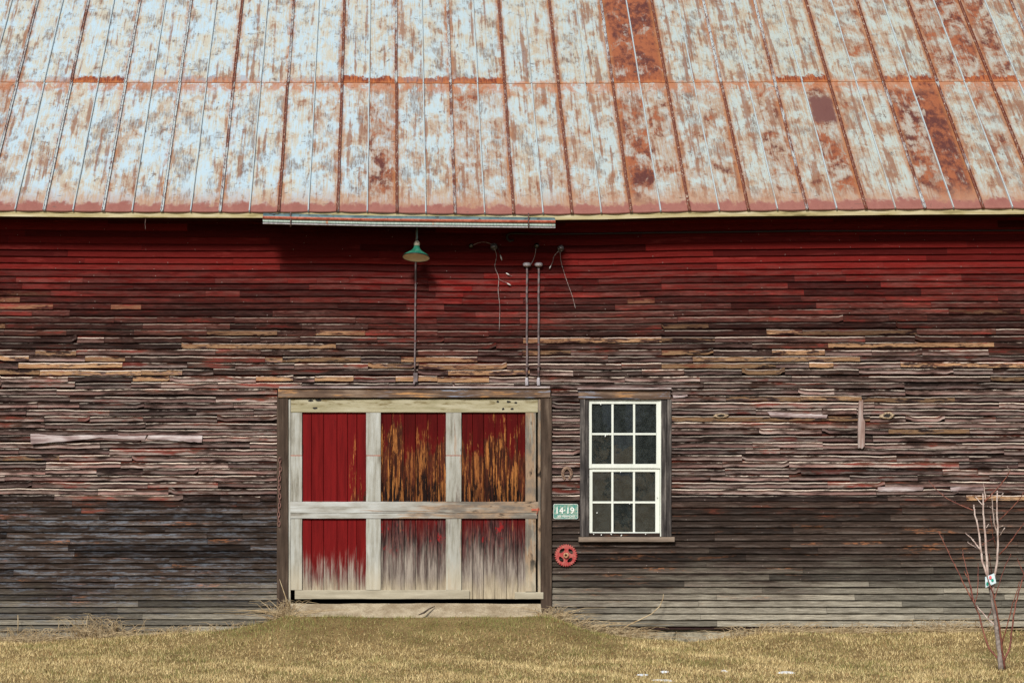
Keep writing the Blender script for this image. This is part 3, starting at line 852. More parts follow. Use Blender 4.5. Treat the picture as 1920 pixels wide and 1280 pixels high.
# ---- door
fr = empty('door_frame', (0, 0, 0)); fr.parent = barn
b = MB(); b.plank(-.25, zy(744), X(519.5), X(541), -.048, .07, 'z', .002, .004, 11, (0.2, 0, 0, 1)); b.build('post', M['post'], fr)
b = MB(); b.plank(-.25, zy(744), X(1014), X(1034), -.048, .07, 'z', .002, .004, 12, (0.7, 0, 0, 1)); b.build('post', M['post'], fr)
b = MB(); b.plank(zy(1110), zy(748), X(1008.5), X(1013.2), -.040, .05, 'z', .0015, .002, 14, (0.4, 0, 0, 1)); b.build('door_stop', M['stile'], fr)
b = MB(); b.plank(zy(1130), zy(748), X(541.5), X(545), -.036, .05, 'z', .001, .002, 15, (0.4, 0, 0, 1)); b.build('door_stop', M['stile'], fr)
b = MB(); b.plank(X(522), X(1031), zy(746), zy(728.5), -.062, .0, 'x', .003, .006, 13, (0.5, 0, 0, 1)); b.build('lintel', M['lintel'], fr)
b = MB(); b.plank(X(524), X(1030), zy(728.2), zy(724.8), -.085, .0, 'x', .0012, .002, 16, (0.5, 0, 0, 1)); b.build('drip_cap', M['silver'], fr)

door = MB()
bnd = [566, 584, 607, 632, 652, 669, 687, 718, 735, 758, 779, 801, 820, 838, 866, 886, 907, 928, 950, 971, 986, 1004]
for k in range(len(bnd) - 1):
    door.plank(zy(1122), zy(770), X(bnd[k]) + .002, X(bnd[k + 1]) - .002, -.004 + random.uniform(-.001, .001), .02, 'z', .0008, .003, 30 + k, (random.random(), 0, 0, 1))
door.box(X(556), X(1004), .0215, .03, zy(1120), zy(772))
dob = door.build('door', M['door'], barn)
def dp(name, a0, a1, b0, b1, axis, mat, y0=-.028, r=.5, amp=.0018, seed=0):
    b = MB()
    b.plank(a0, a1, b0, b1, y0, -.0055 if y0 < -.02 else .0, axis, amp, .003, seed, (r, 0, 0, 1))
    return b.build(name, M[mat], dob)
dp('top_rail', X(545.5), X(1008), zy(773), zy(748), 'x', 'toprail', -.031, .3, .001, 51)
dp('middle_rail', X(543.5), X(1012), zy(961), zy(940), 'x', 'rail', -.036, .2, .0025, 52)
dp('middle_rail', X(543.5), X(1007), zy(971.5), zy(961.5), 'x', 'rail', -.033, .7, .002, 53)
dp('bottom_rail', X(553), X(880), zy(1122), zy(1105.5), 'x', 'botrail', -.030, .1, .002, 54)
dp('bottom_rail', X(965), X(1018), zy(1122), zy(1109), 'x', 'botrail', -.060, .6, .004, 55)
ST = [(543.5, 566.5), (686.5, 714), (836, 865), (985, 1004.5)]
for k, (a, c) in enumerate(ST):
    if k < 3:
        dp('stile', zy(853), zy(773.5), X(a), X(c), 'z', 'stile', -.027, random.random(), .0015, 60 + k)
        dp('stile', zy(939.5), zy(854.5), X(a), X(c), 'z', 'stile', -.028, random.random(), .0015, 64 + k)
        b = MB(); b.box(X(a) + .002, X(c) - .002, -.0285, -.006, zy(854.4), zy(853.1)); b.build('stile_joint', M['rustred'], dob)
    else:
        dp('stile', zy(939.5), zy(773.5), X(a), X(c), 'z', 'stile', -.027, .8, .003, 67)
    dp('stile', zy(1105 if k < 3 else 1108), zy(972), X(a), X(c), 'z', 'stile', -.026, random.random(), .002, 70 + k)
# rotten spots in the top rail, small iron latch
b = MB()
for (hx, hy, w, h) in [(583, 751, 5, 2), (597, 750.5, 6, 2), (591, 765, 4.5, 2), (933, 753, 2.5, 2), (953, 753, 4, 2), (967, 755, 3, 1.8), (943, 766.5, 2.5, 2), (960, 766.5, 3, 2)]:
    ol = [(X(hx) + math.cos(q) * w / 175 * random.uniform(.75, 1.2), zy(hy) + math.sin(q) * h / 175 * random.uniform(.75, 1.2)) for q in np.linspace(0, 2 * math.pi, 12, endpoint=False)]
    b.prism(ol, -.0335, -.031); b.build('rot_hole', M['dark'], dob); b = MB()
b = MB(); b.box(X(996), X(1011), -.042, -.037, zy(957), zy(953)); b.tube([P(1009, 951, -.045), P(1008, 958, -.06), P(1006, 964, -.05)], .004, 6)
b.build('latch', M['rustred'], dob)
# concrete sill in the door opening
b = MB()
xs = np.linspace(X(541.5), X(1013.5), 60)
Gd = []
for x in xs:
    q = float(n1(x * 3, 77)) * .008
    Gd.append([(x, .6, .19), (x, .05, .23), (x, -.03, zy(1130.5) + q), (x, -.12, zy(1137) + q - .01), (x, -.24, .155 + q), (x, -.40 + q * 3, .085), (x, -.55, -.06), (x, -.55, -.3)])
b.grid(np.array(Gd), caps=False); b.build('door_sill', M['concrete'], barn)

# ---- window
win = empty('window', (0, 0, 0)); win.parent = barn
def wp(name, a0, a1, b0, b1, axis, mat, y0, y1=.0, r=.5, seed=0, parent=win, amp=.002, ch=.003):
    b = MB(); b.plank(a0, a1, b0, b1, y0, y1, axis, amp, ch, seed, (r, 0, 0, 1)); return b.build(name, M[mat], parent)
wp('casing', zy(1005), zy(747), X(1087), X(1096.5), 'z', 'casing', -.040, r=.1, seed=81, amp=.003)
wp('casing', zy(1005), zy(749), X(1097), X(1103.5), 'z', 'casing', -.030, .05, r=.4, seed=82)
wp('casing', zy(1005), zy(749), X(1239), X(1249), 'z', 'casing', -.030, .05, r=.6, seed=83)
wp('casing', zy(1005), zy(749), X(1249.6), X(1258), 'z', 'casing', -.040, r=.8, seed=84)
wp('head_casing', X(1084), X(1256), zy(748.3), zy(731), 'x', 'lintel', -.045, r=.9, seed=85, amp=.004)
wp('drip_cap', X(1082), X(1257), zy(730.5), zy(727.5), 'x', 'silver', -.075, r=.5, seed=86, amp=.003, ch=.0015)
wp('sill', X(1084), X(1263), zy(1015), zy(1006), 'x', 'sill', -.075, .05, r=.3, seed=87)
sash = empty('sash', (0, 0, 0)); sash.parent = win
def sp_(name, a0, a1, b0, b1, axis, y0, y1, seed):
    return wp(name, a0, a1, b0, b1, axis, 'white', y0, y1, random.random(), seed, win, .0008, .002)
def frame(x0, x1, t, bt, L, R_, T_, B_, y0, name):
    b = MB(); sd = int(t)
    b.plank(zy(bt), zy(t), X(x0), X(x0 + L), y0, y0 + .03, 'z', .0006, .002, sd)
    b.plank(zy(bt), zy(t), X(x1 - R_), X(x1), y0, y0 + .03, 'z', .0006, .002, sd + 1)
    b.plank(X(x0 + L), X(x1 - R_), zy(t + T_), zy(t), y0 + .001, y0 + .03, 'x', .0006, .002, sd + 2)
    b.plank(X(x0 + L), X(x1 - R_), zy(bt), zy(bt - B_), y0 + .001, y0 + .03, 'x', .0008, .002, sd + 3)
    return b.build(name, M['white'], win)
bpy.data.objects.remove(sash)
s1 = frame(1102, 1239, 749.5, 877.5, 7.5, 8.5, 7.5, 8, -.012, 'upper_sash')
s2 = frame(1104.5, 1237, 877.8, 1004.5, 6.5, 8, 6.5, 7.5, .004, 'lower_sash')
b = MB(); b.plank(zy(1005), zy(749.5), X(1237.4), X(1240.3), -.02, .03, 'z', .0006, .001, 5); b.build('parting_bead', M['white'], win)
cols = [(1110, 1146.5), (1150.5, 1187), (1191, 1230)]
for nm, r_, yy in (('u', [(757, 811.5), (815.5, 869.5)], .0), ('l', [(884, 939.5), (943.5, 997)], .015)):
    b = MB()
    for a, c in ((1146.5, 1150.5), (1187, 1191)):
        b.plank(zy(r_[1][1] + 1), zy(r_[0][0] - 1), X(a), X(c), yy - .006, yy + .012, 'z', .0005, .0025, int(a))
    for (a, c) in cols:
        b.plank(X(a), X(c), zy(r_[1][0]), zy(r_[0][1]), yy - .005, yy + .012, 'x', .0005, .0025, int(c))
    b.build('muntin', M['white'], win)
def mat_glass():
    m = bpy.data.materials.new('old wavy glass'); m.use_nodes = True
    t = m.node_tree; t.nodes.clear()
    out = t.nodes.new('ShaderNodeOutputMaterial'); mx = t.nodes.new('ShaderNodeMixShader'); mx2 = t.nodes.new('ShaderNodeMixShader')
    tr = t.nodes.new('ShaderNodeBsdfTransparent'); gl = t.nodes.new('ShaderNodeBsdfGlossy'); df = t.nodes.new('ShaderNodeBsdfDiffuse')
    fr_ = t.nodes.new('ShaderNodeFresnel'); fr_.inputs[0].default_value = 2.3
    tr.inputs[0].default_value = (.75, .8, .75, 1)
    gl.inputs['Roughness'].default_value = .015
    df.inputs[0].default_value = (.34, .40, .38, 1)
    tc = t.nodes.new('ShaderNodeTexCoord'); ns = t.nodes.new('ShaderNodeTexNoise'); ns.inputs['Scale'].default_value = 5
    bp = t.nodes.new('ShaderNodeBump'); bp.inputs['Distance'].default_value = .0012; bp.inputs['Strength'].default_value = .5
    t.links.new(tc.outputs['Object'], ns.inputs['Vector']); t.links.new(ns.outputs[0], bp.inputs['Height'])
    t.links.new(bp.outputs[0], gl.inputs['Normal'])
    n2 = t.nodes.new('ShaderNodeTexNoise'); n2.inputs['Scale'].default_value = 14; n2.inputs['Detail'].default_value = 6
    mp = t.nodes.new('ShaderNodeMapRange'); mp.inputs[1].default_value = .4; mp.inputs[2].default_value = .8; mp.inputs[3].default_value = .045; mp.inputs[4].default_value = .10
    t.links.new(tc.outputs['Object'], n2.inputs['Vector']); t.links.new(n2.outputs[0], mp.inputs[0])
    t.links.new(fr_.outputs[0], mx.inputs[0]); t.links.new(tr.outputs[0], mx.inputs[1]); t.links.new(gl.outputs[0], mx.inputs[2])
    t.links.new(mp.outputs[0], mx2.inputs[0]); t.links.new(mx.outputs[0], mx2.inputs[1]); t.links.new(df.outputs[0], mx2.inputs[2])
    t.links.new(mx2.outputs[0], out.inputs[0])
    return m
M['glass'] = mat_glass()
for r_, yy in (((757, 811.5), .006), ((815.5, 869.5), .006), ((884, 939.5), .021), ((943.5, 997), .021)):
    for (a, c) in cols:
        b = MB(); tl = random.uniform(-.003, .003); t2 = random.uniform(-.003, .003)
        b.add([(X(a - 1), yy - tl, zy(r_[1] + 1) + .0), (X(c + 1), yy + tl, zy(r_[1] + 1)), (X(c + 1), yy + tl + t2, zy(r_[0] - 1)), (X(a - 1), yy - tl + t2, zy(r_[0] - 1))], [(0, 1, 2, 3)])
        b.build('pane', M['glass'], win)
# loose putty and paint crumbs on the sash
b = MB()
for (qx, qy) in [(1136, 815), (1140, 813), (1172, 941), (1180, 942), (1113, 1000), (1128, 1001), (1145, 1000), (1166, 1002), (1210, 1000), (1126, 757), (1163, 882), (1232, 930), (1120, 960)]:
    b = MB(); b.tube([P(qx, qy, -.016), P(qx + random.uniform(-2, 2), qy + random.uniform(1, 4), -.018)], [.006, .004], 6); b.build('putty', M['platewhite'], win)

# ------------------------------------------------------------------ things on the wall
def thing_mesh(b, name, mats, label, cat, loc, group=None, smooth=False):
    o = b.build(name, mats, None, smooth, loc); return tag(o, label, cat, group)
def child(b, name, mats, par, smooth=False):
    o = b.build(name, mats, None, smooth, tuple(par.location)); o.location = (0, 0, 0); o.parent = par; return o

# conduit under the lamp
c0 = P(779, 714, -.03)
con = empty('conduit', c0, 'long thin single conduit running down from the green lamp to the door lintel', 'pipe')
b = MB(); pts = [P(780 - k * .12 + math.sin(k) * .2, 432 + k * 14, -.033) for k in range(20)]; b.tube(pts, .0095, 10); child(b, 'pipe', M['conduit'], con, True)
b = MB(); b.plank(zy(716), zy(699), X(775), X(783), -.05, -.012, 'z', .001, .003, 3); b.tube([P(777, 716, -.04), P(776, 721, -.045)], .012, 8); child(b, 'end_box', M['conduit'], con)
# two capped conduits
for px_, lab in ((988, 'left one of the two capped conduits standing close together above the door'), (1010, 'right one of the two capped conduits standing close together above the door')):
    t_ = empty('capped_conduit', P(px_, 720, -.03), lab, 'pipe', 'capped conduits above the door')
    b = MB(); pts = [P(px_ + .3 * math.sin(k * 1.3), 499 + k * 15, -.034) for k in range(15)]; b.tube(pts, .0115, 10); child(b, 'pipe', M['conduit'], t_, True)
    b = MB(); c = Vector(P(px_, 496, -.04)); w = 7.4 / 175
    b.lathe([(.001, .018), (w * .8, .018), (w, .010), (w * 1.0, -.010), (w * .85, -.018), (.016, -.024), (.0, -.024)], 20, None)
    b.v[-1] = b.v[-1] + np.array(tuple(c)); child(b, 'cap', M['capmetal'], t_)
    b = MB(); b.tube([P(px_ - .5, 708, -.038), P(px_ - .5, 714, -.045), P(px_, 722, -.045)], [.014, .019, .017], 10); child(b, 'foot', M['capmetal'], t_)
    b = MB(); b.box(X(px_ - 3), X(px_ + 3), -.05, -.014, zy(688), zy(685)); child(b, 'strap', M['rustdark'], t_)

# lamp
from mathutils import Matrix
ly = -.26
lc = Vector(P(781, 488, ly))
lamp = empty('barn_lamp', P(782, 430, ly), 'green enamel cone lamp with a cream inside hanging under the eave above the door', 'lamp')
tilt = Matrix.Rotation(math.radians(-12), 4, 'X') @ Matrix.Rotation(math.radians(3.5), 4, 'Y')
piv = Vector(P(782, 455, ly))
MM = Matrix.Translation(piv) @ tilt
R0 = 25.3 * (D + ly) / F; sc = (D + ly) / F
b = MB(); b.lathe([(R0, -29 * sc), (R0 * 1.01, -27.5 * sc), (R0 * .86, -24 * sc), (R0 * .62, -20 * sc), (R0 * .38, -15.5 * sc), (R0 * .25, -11 * sc), (R0 * .22, -7 * sc), (.001, -6.5 * sc)], 40, MM); child(b, 'shade', M['enamel'], lamp, True)
b = MB(); b.lathe([(R0 * .995, -29 * sc), (R0 * .84, -25.5 * sc), (R0 * .55, -23 * sc), (.001, -21 * sc)], 40, MM); child(b, 'shade_lining', M['cream_in'], lamp, True)
b = MB(); b.lathe([(R0 * 1.0, -29.6 * sc), (R0 * 1.025, -29 * sc), (R0 * 1.02, -27.8 * sc), (R0 * .99, -28.2 * sc), (R0 * 1.0, -29.6 * sc)], 40, MM); child(b, 'rim', M['black'], lamp, True)
b = MB(); b.lathe([(.001, 4 * sc), (3 * sc, 3.6 * sc), (5.2 * sc, 0), (5.6 * sc, -3 * sc), (5.4 * sc, -6.6 * sc), (.001, -6.9 * sc)], 20, MM); child(b, 'socket', M['socket'], lamp, True)
b = MB(); b.tube([tuple(piv + Vector((0, 0, 3 * sc))), P(782, 440, ly), P(782, 412, ly)], .0095, 10); child(b, 'stem', M['gut_in'], lamp, True)

# insulators, wires
INS = [(883, 461, 'glaze', 4.5, 'leftmost black insulator on the red boards, with a thin wire to its neighbour'),
       (926, 463, 'porc', 7, 'black insulator with broken wires dangling, second from the left under the gutter'),
       (1006, 461, 'glaze', 5, 'glossy black knob insulator above the two capped conduits'),
       (1051, 466, 'porc', 6.5, 'black and white insulator on the red boards, rightmost of the four')]
for px_, py_, m_, r_, lab in INS:
    c = Vector(P(px_, py_, -.02)); t_ = empty('insulator', tuple(c), lab, 'insulator', 'insulators under the eave')
    rr = r_ / 175
    Mx = Matrix.Translation(c) @ Matrix.Rotation(math.radians(90), 4, 'X')
    b = MB(); b.lathe([(.001, -.01), (rr * .9, -.01), (rr, .005), (rr * .7, .018), (rr * .65, .024), (rr * .95, .032), (rr * .85, .048), (.001, .054)], 20, Mx); child(b, 'body', M[m_], t_, True)
    b = MB(); b.lathe([(.001, .052), (.007, .053), (.006, .060), (.001, .062)], 10, Mx); child(b, 'screw', M['capmetal'], t_, True)
def wire(pts, r, mat, label, ends=()):
    pp = [P(a, c, y) for a, c, y in pts]
    t_ = empty('wire', pp[0], label, 'wire', 'broken wires on the red boards')
    b = MB(); 
    # smooth the path
    q = [Vector(p) for p in pp]; sm_ = []
    for i in range(len(q) - 1):
        p0 = q[max(i - 1, 0)]; p1 = q[i]; p2 = q[i + 1]; p3 = q[min(i + 2, len(q) - 1)]
        for k in range(5):
            t = k / 5; sm_.append(.5 * ((2 * p1) + (p2 - p0) * t + (2 * p0 - 5 * p1 + 4 * p2 - p3) * t * t + (3 * p1 - p0 - 3 * p2 + p3) * t ** 3))
    sm_.append(q[-1])
    b.tube(sm_, r, 6); child(b, 'strand', M[mat], t_, True)
    for (a, c, a2, c2, y) in ends:
        b = MB(); b.tube([P(a, c, y), P((a + a2) / 2, (c + c2) / 2, y - .004), P(a2, c2, y)], [.004, .0075, .004], 6); child(b, 'frayed_end', M['wireend'], t_, True)
wire([(886, 460, -.05), (898, 455, -.06), (910, 454, -.06), (922, 458, -.06)], .0025, 'wire', 'short wire arching between the two left insulators')
wire([(928, 468, -.05), (931, 480, -.04), (928, 500, -.03), (935, 520, -.03), (934, 545, -.03), (937, 575, -.03), (936, 622, -.03)], .0028, 'wire', 'long wire hanging straight down from the second insulator')
wire([(932, 462, -.06), (936, 470, -.06), (938, 478, -.05)], .0035, 'black', 'short black wire with a white frayed end beside the second insulator', [(938, 478, 941, 488, -.045)])
wire([(935, 523, -.03), (944, 528, -.03), (951, 530, -.03)], .002, 'wire', 'short side wire with a white end low beside the long hanging wire', [(951, 531, 958, 535, -.035)])
wire([(960, 518, -.03), (955, 516, -.03), (950, 513, -.03)], .002, 'wire', 'loose scrap of wire with a white end left of the conduits', [(949, 512, 956, 516, -.035)])
wire([(1005, 466, -.05), (1003, 478, -.05), (1000, 487, -.045), (995, 497, -.04)], .0032, 'wire', 'short wire from the glossy knob insulator down to the left conduit cap')
wire([(1048, 470, -.05), (1039, 480, -.05), (1036, 492, -.04), (1030, 503, -.035)], .0032, 'wire', 'short grey wire curling left from the rightmost insulator', [(1033, 498, 1030, 504, -.035)])
wire([(1050, 470, -.05), (1052, 490, -.04), (1058, 512, -.03), (1064, 530, -.03), (1073, 555, -.03), (1079, 578, -.03)], .0026, 'wire', 'long thin wire slanting down to the right from the rightmost insulator')
pts = [(963, 450, -.05), (955, 452, -.05), (951, 448, -.05), (951, 441, -.05), (956, 438, -.05), (968, 437.5, -.05), (1020, 439, -.045), (1110, 438, -.045), (1250, 436, -.045), (1400, 434.5, -.045), (1500, 433, -.045), (1700, 432.5, -.045), (1950, 432, -.045), (2380, 428, -.045)]
b = MB(); b.tube([P(*p) for p in pts[:6]] + [P(a, c, y) for a, c, y in pts[6:]], [.013] * 6 + [.0095] * (len(pts) - 6), 8)
cb = thing_mesh(b, 'cable', M['black'], 'thick black cable running under the right eave and hooked at its left end', 'cable', P(963, 450, -.05), smooth=True)

# chain on the left door post
ch = empty('chain', P(526, 857, -.06), 'rusty chain hanging down the left door post', 'chain')
yy = 857; k = 0
while yy < 984:
    b = MB(); L = 10.5; cx_ = 525.5 + .8 * math.sin(k * .9) - (k * .12)
    w = 2.1 if k % 2 == 0 else .8
    dyv = .004 if k % 2 == 0 else .010
    ring = []
    for q in np.linspace(0, 2 * math.pi, 17):
        ring.append((X(cx_) + math.cos(q) * w / 175, -.062 + (math.cos(q) * dyv if k % 2 else 0), zy(yy + L / 2) + math.sin(q) * L / 2 / 175))
    b.tube(ring, .0042, 6, caps=False); child(b, 'link', M['chain'], ch, True)
    yy += L - 2.0; k += 1
b = MB(); b.lathe([(.001, -.012), (.008, -.012), (.008, .02), (.001, .02)], 8, Matrix.Translation(Vector(P(525.5, 858, -.058))) @ Matrix.Rotation(math.radians(90), 4, 'X')); child(b, 'nail', M['rustdark'], ch)

# horseshoe
hc = P(1063, 888, -.03); b = MB()
path = []
for q in np.linspace(-58, 238, 26):
    a = math.radians(q); w = 8.2 if math.sin(a) > 0 else 8.2 - 1.6 * abs(math.sin(a))
    path.append((math.cos(a) * w / 175, math.sin(a) * 11.2 / 175))
Gd = []
for i, (x, z) in enumerate(path):
    t = Vector((path[min(i + 1, 25)][0] - path[max(i - 1, 0)][0], 0, path[min(i + 1, 25)][1] - path[max(i - 1, 0)][1])).normalized()
    nrm = Vector((t.z, 0, -t.x)); w = .0125 + .004 * math.sin(math.pi * i / 25)
    c = Vector((hc[0] + x, hc[1], hc[2] + z))
    Gd.append([tuple(c + nrm * w + Vector((0, .012, 0))), tuple(c + nrm * w + Vector((0, -.008, 0))), tuple(c + Vector((0, -.013, 0))), tuple(c - nrm * w + Vector((0, -.008, 0))), tuple(c - nrm * w + Vector((0, .012, 0)))])
b.grid(np.array(Gd), closed=True, caps=True)
hs = thing_mesh(b, 'horseshoe', M['rustshoe'], 'rusty horseshoe nailed open end down left of the window', 'horseshoe', hc)
b = MB()
for i in (3, 6, 9, 16, 19, 22):
    b = MB(); b.box(hc[0] + path[i][0] - .004, hc[0] + path[i][0] + .004, hc[1] - .018, hc[1] - .011, hc[2] + path[i][1] - .004, hc[2] + path[i][1] + .004); child(b, 'nail', M['rustdark'], hs)

# licence plate
def rrect(x0, x1, z0, z1, r, n=5):
    o = []
    for cx_, cz_, a0 in ((x1 - r, z1 - r, 0), (x0 + r, z1 - r, 90), (x0 + r, z0 + r, 180), (x1 - r, z0 + r, 270)):
        for k in range(n + 1):
            a = math.radians(a0 + 90 * k / n); o.append((cx_ + r * math.cos(a), cz_ + r * math.sin(a)))
    return o
pc = P(1060, 972, -.03)
b = MB(); b.prism(rrect(X(1037), X(1083.5), zy(972.5), zy(944), .018), -.034, -.031)
pl = thing_mesh(b, 'licence_plate', M['plate'], 'faded green metal licence plate on the wall left of the window', 'licence plate', pc)
b = MB()
o1 = rrect(X(1037) + .002, X(1083.5) - .002, zy(972.5) + .002, zy(944) - .002, .016); o2 = rrect(X(1037) + .007, X(1083.5) - .007, zy(972.5) + .007, zy(944) - .007, .013)
b.grid(np.array([[(x, -.0345, z) for x, z in o1], [(x, -.037, z) for x, z in [((p[0] + q[0]) / 2, (p[1] + q[1]) / 2) for p, q in zip(o1, o2)]], [(x, -.0345, z) for x, z in o2]]), closed=True)
child(b, 'border', M['platewhite'], pl)
def text(body, px_, py_, hpx, wpx, name, par, Y=-.036, mat='platewhite'):
    cu = bpy.data.curves.new(name, 'FONT'); cu.body = body; cu.size = 1; cu.extrude = .02; cu.align_x = 'CENTER'; cu.align_y = 'CENTER'; cu.offset = .012
    o = bpy.data.objects.new('tmp', cu); scene.collection.objects.link(o)
    dg = bpy.context.evaluated_depsgraph_get(); me = bpy.data.meshes.new_from_object(o.evaluated_get(dg)); bpy.data.objects.remove(o)
    V = np.array([v.co[:] for v in me.vertices]); mn, mx = V.min(0), V.max(0)
    c = Vector(P(px_, py_, Y)) - par.location
    for v in me.vertices:
        q = v.co.copy()
        v.co = (c.x + (q.x - (mn[0] + mx[0]) / 2) / (mx[0] - mn[0]) * wpx / 175, c.y - q.z * .05, c.z + (q.y - (mn[1] + mx[1]) / 2) / (mx[1] - mn[1]) * hpx / 175)
    me.materials.clear(); me.materials.append(M[mat])
    t_ = bpy.data.objects.new(name, me); scene.collection.objects.link(t_); t_.parent = par; return t_
text('14\u00b719', 1060, 956.5, 12.5, 33, 'number', pl)
text('SEE VERMONT', 1062, 967.3, 4, 34, 'lettering', pl)

# gear wheel
gc = P(1061, 1040.5, -.03); gear = empty('gear_wheel', gc, 'red painted toothed gear wheel hung below the licence plate', 'gear')
NT = 30; N = NT * 4; b = MB(); R1, R2 = 19.0 / 175, 21.3 / 175
out_ = [((R2 if (k % 4) in (1, 2) else R1)) for k in range(N)]
slots = []
def in_slot(x, z):
    for q in (40, 130, 220, 310):
        a = math.radians(q); cx_, cz_ = math.cos(a) * .0655, math.sin(a) * .0655
        t = (x - cx_) * -math.sin(a) + (z - cz_) * math.cos(a); r = (x - cx_) * math.cos(a) + (z - cz_) * math.sin(a)
        if (t / .033) ** 2 + (r / .019) ** 2 < 1: return True
    return False
rad = [.0] + list(np.linspace(.02, R1 * .98, 22))
V = []; 
for yv in (-.042, -.028):
    for r in rad[1:]:
        for k in range(N):
            a = 2 * math.pi * k / N; V.append((gc[0] + r * math.cos(a), yv, gc[2] + r * math.sin(a)))
    for k in range(N):
        a = 2 * math.pi * k / N; V.append((gc[0] + out_[k] * math.cos(a), yv, gc[2] + out_[k] * math.sin(a)))
nr = len(rad); Fs = []; keep = {}
for i in range(nr - 1):
    for k in range(N):
        a = 2 * math.pi * (k + .5) / N
        r = (rad[i + 1] + (rad[i + 2] if i + 2 < nr else R1)) / 2 if i + 1 < nr else R1
        keep[i, k] = not in_slot(r * math.cos(a), r * math.sin(a))
def idx(l, i, k): return l * nr * N + i * N + k % N
for i in range(nr - 1):
    for k in range(N):
        if keep[i, k]:
            Fs.append((idx(0, i, k), idx(0, i, k + 1), idx(0, i + 1, k + 1), idx(0, i + 1, k)))
            Fs.append((idx(1, i, k), idx(1, i + 1, k), idx(1, i + 1, k + 1), idx(1, i, k + 1)))
            for (di, dk, e) in ((-1, 0, ((i, k), (i, k + 1))), (1, 0, ((i + 1, k), (i + 1, k + 1))), (0, -1, ((i, k), (i + 1, k))), (0, 1, ((i, k + 1), (i + 1, k + 1)))):
                ni, nk = i + di, (k + dk) % N
                if (ni < 0 or ni >= nr - 1) or not keep[ni, nk]:
                    (a1, c1), (a2, c2) = e
                    Fs.append((idx(0, a1, c1), idx(0, a2, c2), idx(1, a2, c2), idx(1, a1, c1)))
b.add(V, Fs); child(b, 'wheel', M['gearred'], gear)
b = MB(); Mx = Matrix.Translation(Vector(gc)) @ Matrix.Rotation(math.radians(90), 4, 'X')
b.lathe([(.012, .0), (.012, .03), (.02, .034), (.029, .030), (.031, .012), (.031, .0)], 24, Mx); child(b, 'hub', M['gearhub'], gear, True)
b = MB(); b.lathe([(.001, .0), (.0118, .0), (.0118, .012), (.001, .014)], 12, Mx); child(b, 'bolt', M['rustdark'], gear)

# loose batten on the right
bc = P(1615, 840, -.03)
b = MB()
ol = [(1609, 840), (1608.5, 800), (1609.5, 780), (1610, 757), (1611.5, 750), (1614.5, 753), (1617, 748.5), (1618.5, 756), (1617.5, 775), (1618, 784), (1621.5, 790), (1621, 815), (1620.5, 836), (1616, 841), (1612, 839)]
b.prism([(X(a, -.04), Z(c, -.04)) for a, c in ol], -.052, -.022)
thing_mesh(b, 'batten', M['batten'], 'short split wooden batten standing upright on the wall right of the window', 'board', bc)

# stick on the sill
b = MB(); q = [P(785, 1153, -.33), P(795, 1149, -.30), P(804, 1142, -.22), (X(815, -.13), -.13, Z(1137, -.13))]
b.tube([(a[0], a[1], a[2] + .006) for a in q], [.006, .011, .009, .004], 7); b.tube([(q[1][0], q[1][1], q[1][2] + .01), (q[1][0] + .03, q[1][1], q[1][2] + .028)], [.006, .003], 6)
thing_mesh(b, 'stick', M['twig'], 'dark dead stick lying on the concrete sill of the door', 'stick', q[0], smooth=True)

# ------------------------------------------------------------------ ground
line_px = [-700, 0, 60, 200, 330, 420, 490, 520, 545, 800, 1015, 1040, 1075, 1110, 1200, 1290, 1400, 1430, 1600, 1920, 2600]
line_py = [1205, 1202, 1202, 1193, 1186, 1181, 1168, 1158, 1150, 1151, 1150, 1157, 1172, 1183, 1195, 1203, 1190, 1184, 1184, 1183, 1184]
def gh(x, y):
    px = x * 175 + CX
    w = EYE + (CY - np.interp(px, line_px, line_py)) / 175.0
    far = -.125
    t = sm(-y, 0.25, 2.4)
    lump = .012 * np.sin(x * 2.3 + 1) * np.sin(y * 1.9) + .008 * np.sin(x * 5.1 + y * 3.3)
    h = w * (1 - t) + far * t + lump * sm(-y, .1, .8)
    # the apron in front of the door falls away from the sill
    inside = sm(px, 530, 560) * sm(px, 1035, 1010)
    h = h - inside * .06 * sm(-y, .45, 0.0)
    # rising hill beyond the yard, behind the viewer
    hill = sm(-y, 60, 190) * (3.2 + 1.0 * np.sin(x * .035 + 1.2) + .7 * np.sin(x * .09))
    h = h + hill
    h = np.where(y > .05, -.35, h)
    return h
def axis(parts):
    return np.unique(np.concatenate([np.linspace(a, c, n) for a, c, n in parts]))
gx = axis([(-900, -40, 30), (-40, -8, 20), (-8, 11, 230), (11, 40, 20), (40, 900, 30)])
gyv = axis([(-900, -230, 14), (-230, -50, 40), (-50, -8, 25), (-8, .05, 120), (.06, 12, 5), (12, 900, 20)])
GXX, GYY = np.meshgrid(gx, gyv, indexing='ij')
Gd = np.stack([GXX, GYY, gh(GXX, GYY)], -1)
g = G('winter lawn soil and thatch')
o = g.pos(); n_ = g.noise(o, 2.2, 5, .65); m_ = g.noise(o, 40, 4, .7)
col = g.mix(g.sm(n_, .35, .65), (0.20, 0.135, 0.055), (0.30, 0.215, 0.095)); col = g.mix(g.sm(m_, .5, .65), col, (0.09, 0.06, 0.028))
M['ground'] = g.fin(col, .95, m_, .02, 1.0, spec=.1)
b = MB(); b.grid(Gd); tag(b.build('ground', M['ground'], None, True), kind='structure')

